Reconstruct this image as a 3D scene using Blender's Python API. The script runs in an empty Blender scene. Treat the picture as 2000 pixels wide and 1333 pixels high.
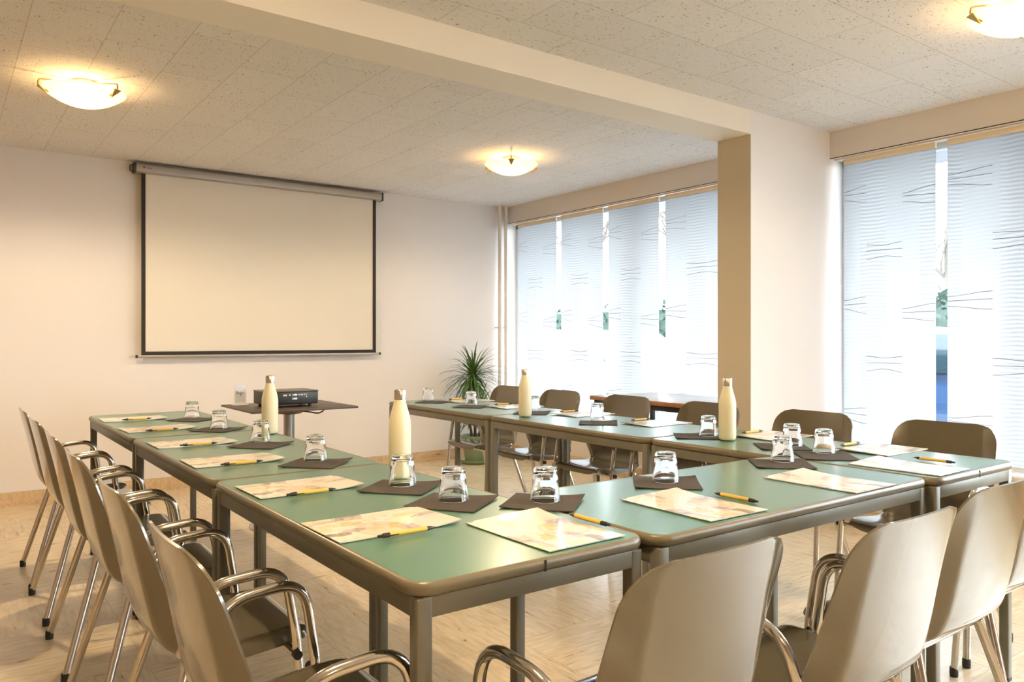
import bpy, bmesh, math, random
from mathutils import Vector, Matrix
random.seed(7)
S = bpy.context.scene
COL = S.collection
PI = math.pi

# ------------------------------------------------------------------ camera
cam_d = bpy.data.cameras.new('camera'); cam = bpy.data.objects.new('camera', cam_d); COL.objects.link(cam)
YAW = math.atan(1118 / 1514)
cam.location = (0, 0, 1.17)
cam.rotation_euler = (PI / 2, 0, -YAW)
cam_d.sensor_width = 36; cam_d.lens = 1514 / 2000 * 36
cam_d.shift_y = -4.5 / 2000
cam_d.clip_start = 0.05; cam_d.clip_end = 300
S.camera = cam

# ------------------------------------------------------------------ colour management / world / light
S.view_settings.view_transform = 'Standard'
S.view_settings.look = 'None'
S.view_settings.exposure = 1.3
S.view_settings.gamma = 1.0
S.view_settings.use_curve_mapping = False
S.cycles.max_bounces = 10
S.cycles.diffuse_bounces = 6
S.cycles.glossy_bounces = 4
S.cycles.transmission_bounces = 8
S.cycles.transparent_max_bounces = 16
S.cycles.sample_clamp_indirect = 6
S.cycles.caustics_reflective = False
S.cycles.caustics_refractive = False
S.cycles.use_denoising = True

SKY = 8.0
LAMP_W = 17
LAMP_COL = (1.0, 0.78, 0.50)

W = bpy.data.worlds.new('overcast_sky'); S.world = W; W.use_nodes = True
nt = W.node_tree; nt.nodes.clear()
out = nt.nodes.new('ShaderNodeOutputWorld'); bg = nt.nodes.new('ShaderNodeBackground')
tc = nt.nodes.new('ShaderNodeTexCoord'); sp = nt.nodes.new('ShaderNodeSeparateXYZ'); cr = nt.nodes.new('ShaderNodeValToRGB')
nt.links.new(tc.outputs['Generated'], sp.inputs[0]); nt.links.new(sp.outputs['Z'], cr.inputs[0])
cr.color_ramp.elements[0].position = 0.0; cr.color_ramp.elements[0].color = (0.95, 0.97, 1.0, 1)
cr.color_ramp.elements[1].position = 0.6; cr.color_ramp.elements[1].color = (0.88, 0.93, 1.0, 1)
nt.links.new(cr.outputs[0], bg.inputs[0]); bg.inputs[1].default_value = SKY
nt.links.new(bg.outputs[0], out.inputs[0])

# ------------------------------------------------------------------ room dimensions
XW = 4.645      # window wall (inner face)
XL = -1.45      # left wall
YB = 6.42       # projector wall
YF = -3.6       # wall behind the camera
HC = 2.508      # ceiling
BY0, BY1, BZ = 2.82, 3.06, 2.37   # beam
PX = 3.82       # pillar face
SILL = 0.43
HEAD = 2.335

# ------------------------------------------------------------------ materials
MATS = {}
def new_mat(name):
    m = bpy.data.materials.new(name); m.use_nodes = True; m.node_tree.nodes.clear()
    return m, m.node_tree
def N(t, kind, **kw):
    n = t.nodes.new(kind)
    for k, v in kw.items():
        if k in n.inputs: n.inputs[k].default_value = v
        else: setattr(n, k, v)
    return n
def principled(name, col, rough=0.5, metal=0.0, coat=0.0, spec=0.5, var=0.06, vscale=8.0, bump=0.0, bscale=60.0, **kw):
    """procedural surface: base colour gently varied by noise, optional bump"""
    m, t = new_mat(name)
    o = N(t, 'ShaderNodeOutputMaterial'); b = N(t, 'ShaderNodeBsdfPrincipled')
    tc = N(t, 'ShaderNodeTexCoord'); no = N(t, 'ShaderNodeTexNoise'); no.inputs['Scale'].default_value = vscale
    no.inputs['Detail'].default_value = 4
    t.links.new(tc.outputs['Object'], no.inputs['Vector'])
    mx = N(t, 'ShaderNodeMix'); mx.data_type = 'RGBA'
    mx.inputs['A'].default_value = (*[max(0, c * (1 - var)) for c in col], 1)
    mx.inputs['B'].default_value = (*[min(1, c * (1 + var)) for c in col], 1)
    t.links.new(no.outputs['Fac'], mx.inputs['Factor']); t.links.new(mx.outputs['Result'], b.inputs['Base Color'])
    b.inputs['Roughness'].default_value = rough; b.inputs['Metallic'].default_value = metal
    b.inputs['Coat Weight'].default_value = coat; b.inputs['Coat Roughness'].default_value = 0.08
    b.inputs['Specular IOR Level'].default_value = spec
    if bump:
        n2 = N(t, 'ShaderNodeTexNoise'); n2.inputs['Scale'].default_value = bscale; n2.inputs['Detail'].default_value = 3
        t.links.new(tc.outputs['Object'], n2.inputs['Vector'])
        bp = N(t, 'ShaderNodeBump'); bp.inputs['Strength'].default_value = bump; bp.inputs['Distance'].default_value = 0.004
        t.links.new(n2.outputs['Fac'], bp.inputs['Height']); t.links.new(bp.outputs[0], b.inputs['Normal'])
    for k, v in kw.items(): b.inputs[k].default_value = v
    t.links.new(b.outputs[0], o.inputs[0])
    MATS[name] = m
    return m

M_wall = principled('wall_paint', (0.80, 0.775, 0.77), 0.85, var=0.01, vscale=2, bump=0.05, bscale=250)
M_unseen_wall = principled('dark_unseen_wall', (0.30, 0.22, 0.15), 0.6, var=0.15, vscale=3)  # made-up dark brown for the unseen walls, to cut bounced fill light
M_beam = principled('beam_paint', (0.84, 0.79, 0.71), 0.85, var=0.01, vscale=2, bump=0.05, bscale=250)
M_header = principled('header_paint', (0.70, 0.65, 0.60), 0.8, var=0.02, vscale=2)
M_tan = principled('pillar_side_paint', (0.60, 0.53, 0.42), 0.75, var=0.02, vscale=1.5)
M_shell = principled('moulded_plastic', (0.125, 0.106, 0.070), 0.2, coat=0.9, var=0.03, vscale=5)
M_chrome = principled('chrome', (0.60, 0.57, 0.53), 0.12, metal=1.0, var=0.05, vscale=30)
M_rubber = principled('black_rubber', (0.015, 0.015, 0.015), 0.5)
M_frame = principled('grey_steel_frame', (0.18, 0.17, 0.135), 0.38, var=0.12, vscale=14, metal=0.15)
M_edge = principled('rounded_edge_band', (0.18, 0.158, 0.105), 0.34, var=0.12, vscale=20)
M_mat = principled('napkin_paper', (0.062, 0.05, 0.043), 0.9, var=0.12, vscale=90, bump=0.3, bscale=300)
M_cream = principled('cream_enamel', (0.80, 0.74, 0.55), 0.42, var=0.01)
M_steel = principled('brushed_steel', (0.70, 0.66, 0.58), 0.24, metal=1.0, var=0.08, vscale=60)
M_pen = principled('bamboo_barrel', (0.78, 0.50, 0.10), 0.45, var=0.10, vscale=200)
M_black = principled('black_plastic', (0.02, 0.02, 0.02), 0.4)
M_dark = principled('dark_board', (0.085, 0.062, 0.05), 0.42, var=0.2, vscale=20)
M_pole = principled('grey_metal_pole', (0.42, 0.43, 0.44), 0.35, metal=0.8)
M_white = principled('white_plastic', (0.78, 0.77, 0.75), 0.35, var=0.01)
M_pipe = principled('cream_pipe_paint', (0.78, 0.73, 0.66), 0.4, var=0.02)
M_frosted_paper = principled('sign_paper', (0.80, 0.82, 0.86), 0.4, var=0.01)
M_ink = principled('dark_ink', (0.03, 0.03, 0.06), 0.6)
M_red = principled('red_print', (0.45, 0.04, 0.03), 0.5)
M_case = principled('screen_case_metal', (0.42, 0.39, 0.35), 0.38, metal=0.35, var=0.03)
M_screen = principled('screen_fabric', (0.78, 0.74, 0.66), 0.75, var=0.015, vscale=1.5, bump=0.25, bscale=2.5)
M_border = principled('screen_black_border', (0.02, 0.016, 0.014), 0.7)
M_wood = principled('oiled_wood', (0.33, 0.16, 0.08), 0.45, var=0.35, vscale=30)
M_grey_top = principled('pale_grey_laminate', (0.42, 0.42, 0.44), 0.3, var=0.03)
M_darkleg = principled('dark_steel_leg', (0.05, 0.045, 0.045), 0.4, metal=0.4)
M_pot = principled('green_glazed_pot', (0.20, 0.27, 0.15), 0.35, var=0.1)
M_leaf = principled('leaf_green', (0.075, 0.16, 0.035), 0.45, var=0.6, vscale=12)
M_bark = principled('bark', (0.10, 0.085, 0.07), 0.85, var=0.3, vscale=15, bump=0.6)
M_soil = principled('soil', (0.05, 0.035, 0.025), 0.95, var=0.3, vscale=50)
M_track = principled('cream_blind_rail', (0.80, 0.68, 0.50), 0.4, var=0.02)
M_pvc = principled('white_window_frame', (0.72, 0.76, 0.80), 0.35, var=0.02)
M_ext = principled('exterior_render', (0.52, 0.50, 0.50), 0.85, var=0.08, vscale=3)
M_asph = principled('pale_paving', (0.16, 0.17, 0.18), 0.9, var=0.15, vscale=4)
M_grass = principled('grass_green', (0.03, 0.06, 0.02), 0.95, var=0.4, vscale=20)
M_hedge = principled('hedge_leaves', (0.022, 0.045, 0.032), 0.85, var=0.7, vscale=9)
M_carW = principled('white_car_paint', (0.70, 0.72, 0.74), 0.2, coat=0.8)
M_carB = principled('blue_car_paint', (0.015, 0.06, 0.16), 0.2, coat=0.8)
M_carG = principled('dark_car_glass', (0.01, 0.03, 0.04), 0.08)
M_clip = principled('brass_clip', (0.45, 0.34, 0.16), 0.3, metal=0.8)

# green laminate table top
def laminate():
    m, t = new_mat('green_laminate')
    o = N(t, 'ShaderNodeOutputMaterial'); b = N(t, 'ShaderNodeBsdfPrincipled')
    tc = N(t, 'ShaderNodeTexCoord')
    n = N(t, 'ShaderNodeTexNoise'); n.inputs['Scale'].default_value = 3.0; n.inputs['Detail'].default_value = 6
    n2 = N(t, 'ShaderNodeTexNoise'); n2.inputs['Scale'].default_value = 180
    t.links.new(tc.outputs['Object'], n.inputs['Vector']); t.links.new(tc.outputs['Object'], n2.inputs['Vector'])
    r = N(t, 'ShaderNodeValToRGB')
    r.color_ramp.elements[0].position = .3; r.color_ramp.elements[0].color = (0.070, 0.185, 0.130, 1)
    r.color_ramp.elements[1].position = .7; r.color_ramp.elements[1].color = (0.088, 0.215, 0.150, 1)
    t.links.new(n.outputs['Fac'], r.inputs[0]); t.links.new(r.outputs[0], b.inputs['Base Color'])
    b.inputs['Roughness'].default_value = 0.34
    b.inputs['Coat Weight'].default_value = 0.5; b.inputs['Coat Roughness'].default_value = 0.2
    bp = N(t, 'ShaderNodeBump'); bp.inputs['Strength'].default_value = 0.08; bp.inputs['Distance'].default_value = 0.001
    t.links.new(n2.outputs['Fac'], bp.inputs['Height']); t.links.new(bp.outputs[0], b.inputs['Normal'])
    t.links.new(b.outputs[0], o.inputs[0]); return m
M_green = laminate()

# travertine floor tiles
def travertine(name, tile=(0.6, 0.6), tint=1.0, base=((0.66, 0.54, 0.37), (0.80, 0.69, 0.50))):
    m, t = new_mat(name)
    o = N(t, 'ShaderNodeOutputMaterial'); b = N(t, 'ShaderNodeBsdfPrincipled')
    tc = N(t, 'ShaderNodeTexCoord')
    n1 = N(t, 'ShaderNodeTexNoise'); n1.inputs['Scale'].default_value = 2.2; n1.inputs['Detail'].default_value = 5
    t.links.new(tc.outputs['Object'], n1.inputs['Vector'])
    # streaks: stretched noise, direction turned from tile to tile
    br = N(t, 'ShaderNodeTexBrick'); br.offset = 0.0
    br.inputs['Scale'].default_value = 1; br.inputs['Brick Width'].default_value = tile[0]; br.inputs['Row Height'].default_value = tile[1]
    br.inputs['Mortar Size'].default_value = 0.0018; br.inputs['Mortar Smooth'].default_value = 0.1
    br.inputs['Color1'].default_value = (0, 0, 0, 1); br.inputs['Color2'].default_value = (1, 1, 1, 1); br.inputs['Mortar'].default_value = (.5, .5, .5, 1)
    t.links.new(tc.outputs['Object'], br.inputs['Vector'])
    def streak(scale):
        mp = N(t, 'ShaderNodeMapping'); mp.inputs['Scale'].default_value = scale
        mp.inputs['Rotation'].default_value = (0, 0, 0.12)
        nn = N(t, 'ShaderNodeTexNoise'); nn.inputs['Scale'].default_value = 1; nn.inputs['Detail'].default_value = 6; nn.inputs['Distortion'].default_value = 0.6
        t.links.new(tc.outputs['Object'], mp.inputs[0]); t.links.new(mp.outputs[0], nn.inputs['Vector'])
        return nn
    sa = streak((9, 55, 30)); sb = streak((55, 9, 30))
    mx = N(t, 'ShaderNodeMix'); mx.data_type = 'FLOAT'
    gt = N(t, 'ShaderNodeMath', operation='GREATER_THAN'); gt.inputs[1].default_value = 0.5
    t.links.new(br.outputs['Color'], gt.inputs[0]); t.links.new(gt.outputs[0], mx.inputs['Factor'])
    t.links.new(sa.outputs['Fac'], mx.inputs['A']); t.links.new(sb.outputs['Fac'], mx.inputs['B'])
    r = N(t, 'ShaderNodeValToRGB')
    e = r.color_ramp.elements
    e[0].position = 0.285; e[0].color = (0.30, 0.21, 0.12, 1)
    e[1].position = 0.325; e[1].color = (*base[0], 1)
    e2 = r.color_ramp.elements.new(0.62); e2.color = (*base[1], 1)
    t.links.new(mx.outputs['Result'], r.inputs[0])
    r2 = N(t, 'ShaderNodeValToRGB'); r2.color_ramp.elements[0].position = .3; r2.color_ramp.elements[0].color = (0.86, 0.84, 0.80, 1)
    r2.color_ramp.elements[1].position = .7; r2.color_ramp.elements[1].color = (1, 1, 1, 1)
    t.links.new(n1.outputs['Fac'], r2.inputs[0])
    mul = N(t, 'ShaderNodeMix'); mul.data_type = 'RGBA'; mul.blend_type = 'MULTIPLY'; mul.inputs['Factor'].default_value = 1
    t.links.new(r.outputs[0], mul.inputs['A']); t.links.new(r2.outputs[0], mul.inputs['B'])
    jn = N(t, 'ShaderNodeMix'); jn.data_type = 'RGBA'; jn.inputs['B'].default_value = (0.54, 0.44, 0.31, 1)
    t.links.new(br.outputs['Fac'], jn.inputs['Factor']); t.links.new(mul.outputs['Result'], jn.inputs['A'])
    t.links.new(jn.outputs['Result'], b.inputs['Base Color'])
    b.inputs['Roughness'].default_value = 0.24
    bp = N(t, 'ShaderNodeBump'); bp.inputs['Strength'].default_value = 0.25; bp.inputs['Distance'].default_value = 0.003
    t.links.new(mx.outputs['Result'], bp.inputs['Height']); t.links.new(bp.outputs[0], b.inputs['Normal'])
    t.links.new(b.outputs[0], o.inputs[0]); return m
M_floor = travertine('travertine_tiles')
M_base = travertine('stone_skirting_tiles', (0.31, 0.5), base=((0.60, 0.44, 0.27), (0.74, 0.57, 0.38)))

# acoustic ceiling tiles
def ceiling_mat(name, rot):
    m, t = new_mat(name)
    o = N(t, 'ShaderNodeOutputMaterial'); b = N(t, 'ShaderNodeBsdfPrincipled')
    tc = N(t, 'ShaderNodeTexCoord'); mp = N(t, 'ShaderNodeMapping')
    if rot: mp.inputs['Rotation'].default_value = (0, 0, PI / 2)
    else: mp.inputs['Location'].default_value = (0.1, 0.06, 0)
    t.links.new(tc.outputs['Object'], mp.inputs[0])
    br = N(t, 'ShaderNodeTexBrick'); br.offset = 0.5
    br.inputs['Scale'].default_value = 1; br.inputs['Brick Width'].default_value = 0.594; br.inputs['Row Height'].default_value = 0.297
    br.inputs['Mortar Size'].default_value = 0.0022; br.inputs['Mortar Smooth'].default_value = 0.2
    br.inputs['Color1'].default_value = (0.95, 0.95, 0.95, 1); br.inputs['Color2'].default_value = (1, 1, 1, 1); br.inputs['Mortar'].default_value = (0.72, 0.68, 0.63, 1)
    t.links.new(mp.outputs[0], br.inputs['Vector'])
    mp2 = N(t, 'ShaderNodeMapping'); mp2.inputs['Scale'].default_value = (1, 2.0, 1)
    t.links.new(mp.outputs[0], mp2.inputs[0])
    n = N(t, 'ShaderNodeTexNoise'); n.inputs['Scale'].default_value = 62; n.inputs['Detail'].default_value = 3; n.inputs['Distortion'].default_value = 0.8
    t.links.new(mp2.outputs[0], n.inputs['Vector'])
    nl = N(t, 'ShaderNodeTexNoise'); nl.inputs['Scale'].default_value = 3.2; t.links.new(mp.outputs[0], nl.inputs['Vector'])
    ad = N(t, 'ShaderNodeMath', operation='MULTIPLY_ADD'); ad.inputs[1].default_value = 0.12; t.links.new(nl.outputs['Fac'], ad.inputs[0]); t.links.new(n.outputs['Fac'], ad.inputs[2])
    r = N(t, 'ShaderNodeValToRGB')
    r.color_ramp.elements[0].position = 0.37; r.color_ramp.elements[0].color = (0.36, 0.32, 0.28, 1)
    r.color_ramp.elements[1].position = 0.44; r.color_ramp.elements[1].color = (0.78, 0.76, 0.735, 1)
    t.links.new(ad.outputs[0], r.inputs[0])
    mul = N(t, 'ShaderNodeMix'); mul.data_type = 'RGBA'; mul.blend_type = 'MULTIPLY'; mul.inputs['Factor'].default_value = 1
    t.links.new(r.outputs[0], mul.inputs['A']); t.links.new(br.outputs['Color'], mul.inputs['B'])
    t.links.new(mul.outputs['Result'], b.inputs['Base Color'])
    b.inputs['Roughness'].default_value = 0.9
    bp = N(t, 'ShaderNodeBump'); bp.inputs['Strength'].default_value = 0.35; bp.inputs['Distance'].default_value = 0.004
    t.links.new(ad.outputs[0], bp.inputs['Height']); t.links.new(bp.outputs[0], b.inputs['Normal'])
    t.links.new(b.outputs[0], o.inputs[0]); return m
M_ceilB = ceiling_mat('acoustic_tiles_back', True)
M_ceilF = ceiling_mat('acoustic_tiles_front', False)

# drinking glass / window pane / lamp glass / blind fabric
def glass(name, col=(1, 1, 1), rough=0.0, ior=1.45):
    m, t = new_mat(name)
    o = N(t, 'ShaderNodeOutputMaterial'); b = N(t, 'ShaderNodeBsdfPrincipled')
    b.inputs['Base Color'].default_value = (*col, 1); b.inputs['Roughness'].default_value = rough
    b.inputs['Transmission Weight'].default_value = 1; b.inputs['IOR'].default_value = ior
    t.links.new(b.outputs[0], o.inputs[0]); return m
M_glass = glass('tumbler_glass', (0.97, 0.985, 0.99), 0.0, 1.42)
def pane():
    m, t = new_mat('window_pane_glass')
    o = N(t, 'ShaderNodeOutputMaterial'); tr = N(t, 'ShaderNodeBsdfTransparent'); gl = N(t, 'ShaderNodeBsdfGlossy'); mx = N(t, 'ShaderNodeMixShader')
    tr.inputs[0].default_value = (0.93, 0.97, 0.98, 1); gl.inputs['Roughness'].default_value = 0.02
    mx.inputs[0].default_value = 0.05
    t.links.new(tr.outputs[0], mx.inputs[1]); t.links.new(gl.outputs[0], mx.inputs[2]); t.links.new(mx.outputs[0], o.inputs[0]); return m
M_pane = pane()
def clear_acrylic():
    m, t = new_mat('clear_acrylic')
    o = N(t, 'ShaderNodeOutputMaterial'); tr = N(t, 'ShaderNodeBsdfTransparent'); gl = N(t, 'ShaderNodeBsdfPrincipled'); mx = N(t, 'ShaderNodeMixShader')
    gl.inputs['Base Color'].default_value = (.8, .8, .8, 1); gl.inputs['Roughness'].default_value = 0.1
    mx.inputs[0].default_value = 0.25
    t.links.new(tr.outputs[0], mx.inputs[1]); t.links.new(gl.outputs[0], mx.inputs[2]); t.links.new(mx.outputs[0], o.inputs[0]); return m
M_acryl = clear_acrylic()
def lamp_glass():
    m, t = new_mat('frosted_lamp_glass')
    o = N(t, 'ShaderNodeOutputMaterial'); tr = N(t, 'ShaderNodeBsdfTransparent'); tl = N(t, 'ShaderNodeBsdfTranslucent'); em = N(t, 'ShaderNodeEmission')
    mx = N(t, 'ShaderNodeMixShader'); ad = N(t, 'ShaderNodeAddShader')
    tl.inputs[0].default_value = (1.0, 0.85, 0.55, 1); tr.inputs[0].default_value = (1, 0.93, 0.78, 1)
    em.inputs[0].default_value = (1.0, 0.70, 0.28, 1); em.inputs[1].default_value = 0.35
    mx.inputs[0].default_value = 0.45
    t.links.new(tr.outputs[0], mx.inputs[1]); t.links.new(tl.outputs[0], mx.inputs[2])
    t.links.new(mx.outputs[0], ad.inputs[0]); t.links.new(em.outputs[0], ad.inputs[1]); t.links.new(ad.outputs[0], o.inputs[0]); return m
M_lamp = lamp_glass()
def blind_fabric():
    m, t = new_mat('sheer_blind_fabric')
    o = N(t, 'ShaderNodeOutputMaterial'); tr = N(t, 'ShaderNodeBsdfTransparent'); tl = N(t, 'ShaderNodeBsdfTranslucent'); df = N(t, 'ShaderNodeBsdfDiffuse')
    tc = N(t, 'ShaderNodeTexCoord')
    # woven horizontal ribs, wavering a little, in alternating vertical bands
    sp = N(t, 'ShaderNodeSeparateXYZ'); t.links.new(tc.outputs['Object'], sp.inputs[0])
    mpn = N(t, 'ShaderNodeMapping'); mpn.inputs['Scale'].default_value = (1, 2.2, 1.0); t.links.new(tc.outputs['Object'], mpn.inputs[0])
    nz = N(t, 'ShaderNodeTexNoise'); nz.inputs['Scale'].default_value = 2.0; nz.inputs['Detail'].default_value = 2; t.links.new(mpn.outputs[0], nz.inputs['Vector'])
    ma = N(t, 'ShaderNodeMath', operation='MULTIPLY_ADD'); ma.inputs[1].default_value = 0.05; t.links.new(nz.outputs['Fac'], ma.inputs[0]); t.links.new(sp.outputs['Z'], ma.inputs[2])
    mu = N(t, 'ShaderNodeMath', operation='MULTIPLY'); mu.inputs[1].default_value = 2 * PI * 42; t.links.new(ma.outputs[0], mu.inputs[0])
    si = N(t, 'ShaderNodeMath', operation='SINE'); t.links.new(mu.outputs[0], si.inputs[0])
    # bands along the width
    fl = N(t, 'ShaderNodeMath', operation='MULTIPLY'); fl.inputs[1].default_value = 2 * PI / 0.37; t.links.new(sp.outputs['Y'], fl.inputs[0])
    s2 = N(t, 'ShaderNodeMath', operation='SINE'); t.links.new(fl.outputs[0], s2.inputs[0])
    g2 = N(t, 'ShaderNodeMath', operation='GREATER_THAN'); g2.inputs[1].default_value = 0.15; t.links.new(s2.outputs[0], g2.inputs[0])
    amp = N(t, 'ShaderNodeMath', operation='MULTIPLY_ADD'); amp.inputs[1].default_value = 0.04; amp.inputs[2].default_value = 0.018; t.links.new(g2.outputs[0], amp.inputs[0])
    pr = N(t, 'ShaderNodeMath', operation='MULTIPLY'); t.links.new(si.outputs[0], pr.inputs[0]); t.links.new(amp.outputs[0], pr.inputs[1])
    base = N(t, 'ShaderNodeMath', operation='ADD'); base.inputs[1].default_value = 0.51; t.links.new(pr.outputs[0], base.inputs[0])
    cmb = N(t, 'ShaderNodeCombineColor'); 
    for k in range(3): t.links.new(base.outputs[0], cmb.inputs[k])
    mulc = N(t, 'ShaderNodeMix'); mulc.data_type = 'RGBA'; mulc.blend_type = 'MULTIPLY'; mulc.inputs['Factor'].default_value = 1
    mulc.inputs['B'].default_value = (1.0, 0.995, 0.99, 1)
    t.links.new(cmb.outputs[0], mulc.inputs['A'])
    t.links.new(mulc.outputs['Result'], tl.inputs[0])
    df.inputs[0].default_value = (0.45, 0.46, 0.48, 1)
    m1 = N(t, 'ShaderNodeMixShader'); m1.inputs[0].default_value = 0.18
    t.links.new(tl.outputs[0], m1.inputs[1]); t.links.new(df.outputs[0], m1.inputs[2])
    m2 = N(t, 'ShaderNodeMixShader'); m2.inputs[0].default_value = 0.955
    tr.inputs[0].default_value = (0.9, 0.95, 1.0, 1)
    t.links.new(tr.outputs[0], m2.inputs[1]); t.links.new(m1.outputs[0], m2.inputs[2]); t.links.new(m2.outputs[0], o.inputs[0]); return m
M_blind = blind_fabric()
M_thread = principled('grey_thread', (0.20, 0.24, 0.29), 0.8)

def brochure_mat():
    m, t = new_mat('printed_cover')
    o = N(t, 'ShaderNodeOutputMaterial'); b = N(t, 'ShaderNodeBsdfPrincipled')
    tc = N(t, 'ShaderNodeTexCoord'); sp = N(t, 'ShaderNodeSeparateXYZ'); t.links.new(tc.outputs['Object'], sp.inputs[0])
    # photo collage: rectangular fields of warm tones with soft round shapes
    vo = N(t, 'ShaderNodeTexVoronoi'); vo.distance = 'CHEBYCHEV'; vo.inputs['Scale'].default_value = 22; vo.inputs['Randomness'].default_value = 0.9
    mp = N(t, 'ShaderNodeMapping'); mp.inputs['Rotation'].default_value = (0, 0, 0.25); mp.inputs['Scale'].default_value = (1.3, 0.8, 0)
    t.links.new(tc.outputs['Object'], mp.inputs[0]); t.links.new(mp.outputs[0], vo.inputs['Vector'])
    r1 = N(t, 'ShaderNodeValToRGB'); r1.color_ramp.interpolation = 'CONSTANT'
    cols = [(0.0, (0.86, 0.80, 0.64)), (0.22, (0.88, 0.85, 0.76)), (0.40, (0.80, 0.50, 0.18)), (0.50, (0.86, 0.70, 0.40)), (0.64, (0.88, 0.86, 0.80)), (0.78, (0.15, 0.10, 0.09)), (0.88, (0.42, 0.37, 0.39))]
    e = r1.color_ramp.elements; e[0].position = 0; e[0].color = (*cols[0][1], 1); e[1].position = cols[1][0]; e[1].color = (*cols[1][1], 1)
    for p, c in cols[2:]: x = e.new(p); x.color = (*c, 1)
    sc_ = N(t, 'ShaderNodeSeparateColor'); t.links.new(vo.outputs['Color'], sc_.inputs[0]); t.links.new(sc_.outputs[0], r1.inputs[0])
    nz = N(t, 'ShaderNodeTexNoise'); nz.inputs['Scale'].default_value = 34; nz.inputs['Detail'].default_value = 5; nz.inputs['Distortion'].default_value = 1.5
    t.links.new(tc.outputs['Object'], nz.inputs['Vector'])
    r2 = N(t, 'ShaderNodeValToRGB'); e = r2.color_ramp.elements
    e[0].position = 0.33; e[0].color = (0.22, 0.17, 0.18, 1); e[1].position = 0.44; e[1].color = (0.82, 0.58, 0.30, 1)
    x = e.new(0.55); x.color = (0.84, 0.72, 0.52, 1); x = e.new(0.7); x.color = (0.86, 0.82, 0.74, 1)
    t.links.new(nz.outputs['Fac'], r2.inputs[0])
    mx = N(t, 'ShaderNodeMix'); mx.data_type = 'RGBA'; mx.inputs['Factor'].default_value = 0.36
    t.links.new(r1.outputs[0], mx.inputs['A']); t.links.new(r2.outputs[0], mx.inputs['B'])
    # plate ring
    dx = N(t, 'ShaderNodeVectorMath', operation='DISTANCE'); dx.inputs[1].default_value = (0.045, -0.02, 0.0); t.links.new(tc.outputs['Object'], dx.inputs[0])
    rr = N(t, 'ShaderNodeValToRGB'); e = rr.color_ramp.elements
    e[0].position = 0.030; e[0].color = (0.90, 0.66, 0.34, 1); e[1].position = 0.046; e[1].color = (0.88, 0.82, 0.72, 1)
    x = e.new(0.058); x.color = (0.35, 0.28, 0.28, 1); x = e.new(0.060); x.color = (1, 1, 1, 1)
    t.links.new(dx.outputs['Value'], rr.inputs[0])
    mp2 = N(t, 'ShaderNodeMix'); mp2.data_type = 'RGBA'; mp2.blend_type = 'MULTIPLY'; mp2.inputs['Factor'].default_value = 0.5
    t.links.new(mx.outputs['Result'], mp2.inputs['A']); t.links.new(rr.outputs[0], mp2.inputs['B'])
    # pale title band across the upper third
    g1 = N(t, 'ShaderNodeMath', operation='GREATER_THAN'); g1.inputs[1].default_value = 0.055; t.links.new(sp.outputs['Y'], g1.inputs[0])
    g3 = N(t, 'ShaderNodeMath', operation='GREATER_THAN'); g3.inputs[1].default_value = -0.005; t.links.new(sp.outputs['X'], g3.inputs[0])
    gm = N(t, 'ShaderNodeMath', operation='MULTIPLY'); t.links.new(g1.outputs[0], gm.inputs[0]); t.links.new(g3.outputs[0], gm.inputs[1])
    gs = N(t, 'ShaderNodeMath', operation='MULTIPLY'); gs.inputs[1].default_value = 0.8; t.links.new(gm.outputs[0], gs.inputs[0])
    fin = N(t, 'ShaderNodeMix'); fin.data_type = 'RGBA'; fin.inputs['B'].default_value = (0.84, 0.79, 0.68, 1)
    t.links.new(gs.outputs[0], fin.inputs['Factor']); t.links.new(mp2.outputs['Result'], fin.inputs['A'])
    t.links.new(fin.outputs['Result'], b.inputs['Base Color'])
    b.inputs['Roughness'].default_value = 0.36; b.inputs['Coat Weight'].default_value = 0.9; b.inputs['Coat Roughness'].default_value = 0.09
    t.links.new(b.outputs[0], o.inputs[0]); return m
M_print = brochure_mat()

# ------------------------------------------------------------------ mesh helpers
def link_mesh(name, bm, mats, parent=None, smooth=True, loc=None, angle=35):
    if not isinstance(mats, (list, tuple)): mats = [mats]
    bmesh.ops.recalc_face_normals(bm, faces=bm.faces)
    me = bpy.data.meshes.new(name)
    if smooth:
        for f in bm.faces: f.smooth = True
        for e in bm.edges:
            if len(e.link_faces) == 2 and e.calc_face_angle(0) > math.radians(angle): e.smooth = False
    bm.to_mesh(me); bm.free()
    for m in mats: me.materials.append(m)
    o = bpy.data.objects.new(name, me); COL.objects.link(o)
    if parent: o.parent = parent
    if loc: o.location = loc
    return o
def tag(o, label, cat, group=None, kind=None):
    o['label'] = label; o['category'] = cat
    if group: o['group'] = group
    if kind: o['kind'] = kind
    return o
def structure(o): o['kind'] = 'structure'; return o
def empty(name, loc=(0, 0, 0), rz=0):
    o = bpy.data.objects.new(name, None); COL.objects.link(o); o.location = loc; o.rotation_euler = (0, 0, rz)
    o.empty_display_size = 0.1
    return o
def add_box(bm, x0, x1, y0, y1, z0, z1, bev=0.0, seg=2, mi=0, rot=None):
    vs = [bm.verts.new((x, y, z)) for z in (z0, z1) for y in (y0, y1) for x in (x0, x1)]
    fs = [(0, 2, 3, 1), (4, 5, 7, 6), (0, 1, 5, 4), (2, 6, 7, 3), (0, 4, 6, 2), (1, 3, 7, 5)]
    faces = [bm.faces.new([vs[i] for i in f]) for f in fs]
    for f in faces: f.material_index = mi
    if rot is not None: bmesh.ops.transform(bm, matrix=rot, verts=vs)
    if bev > 0:
        ed = list({e for f in faces for e in f.edges})
        r = bmesh.ops.bevel(bm, geom=ed, offset=bev, segments=seg, profile=0.5, affect='EDGES')
        for f in r['faces']: f.material_index = mi
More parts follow.
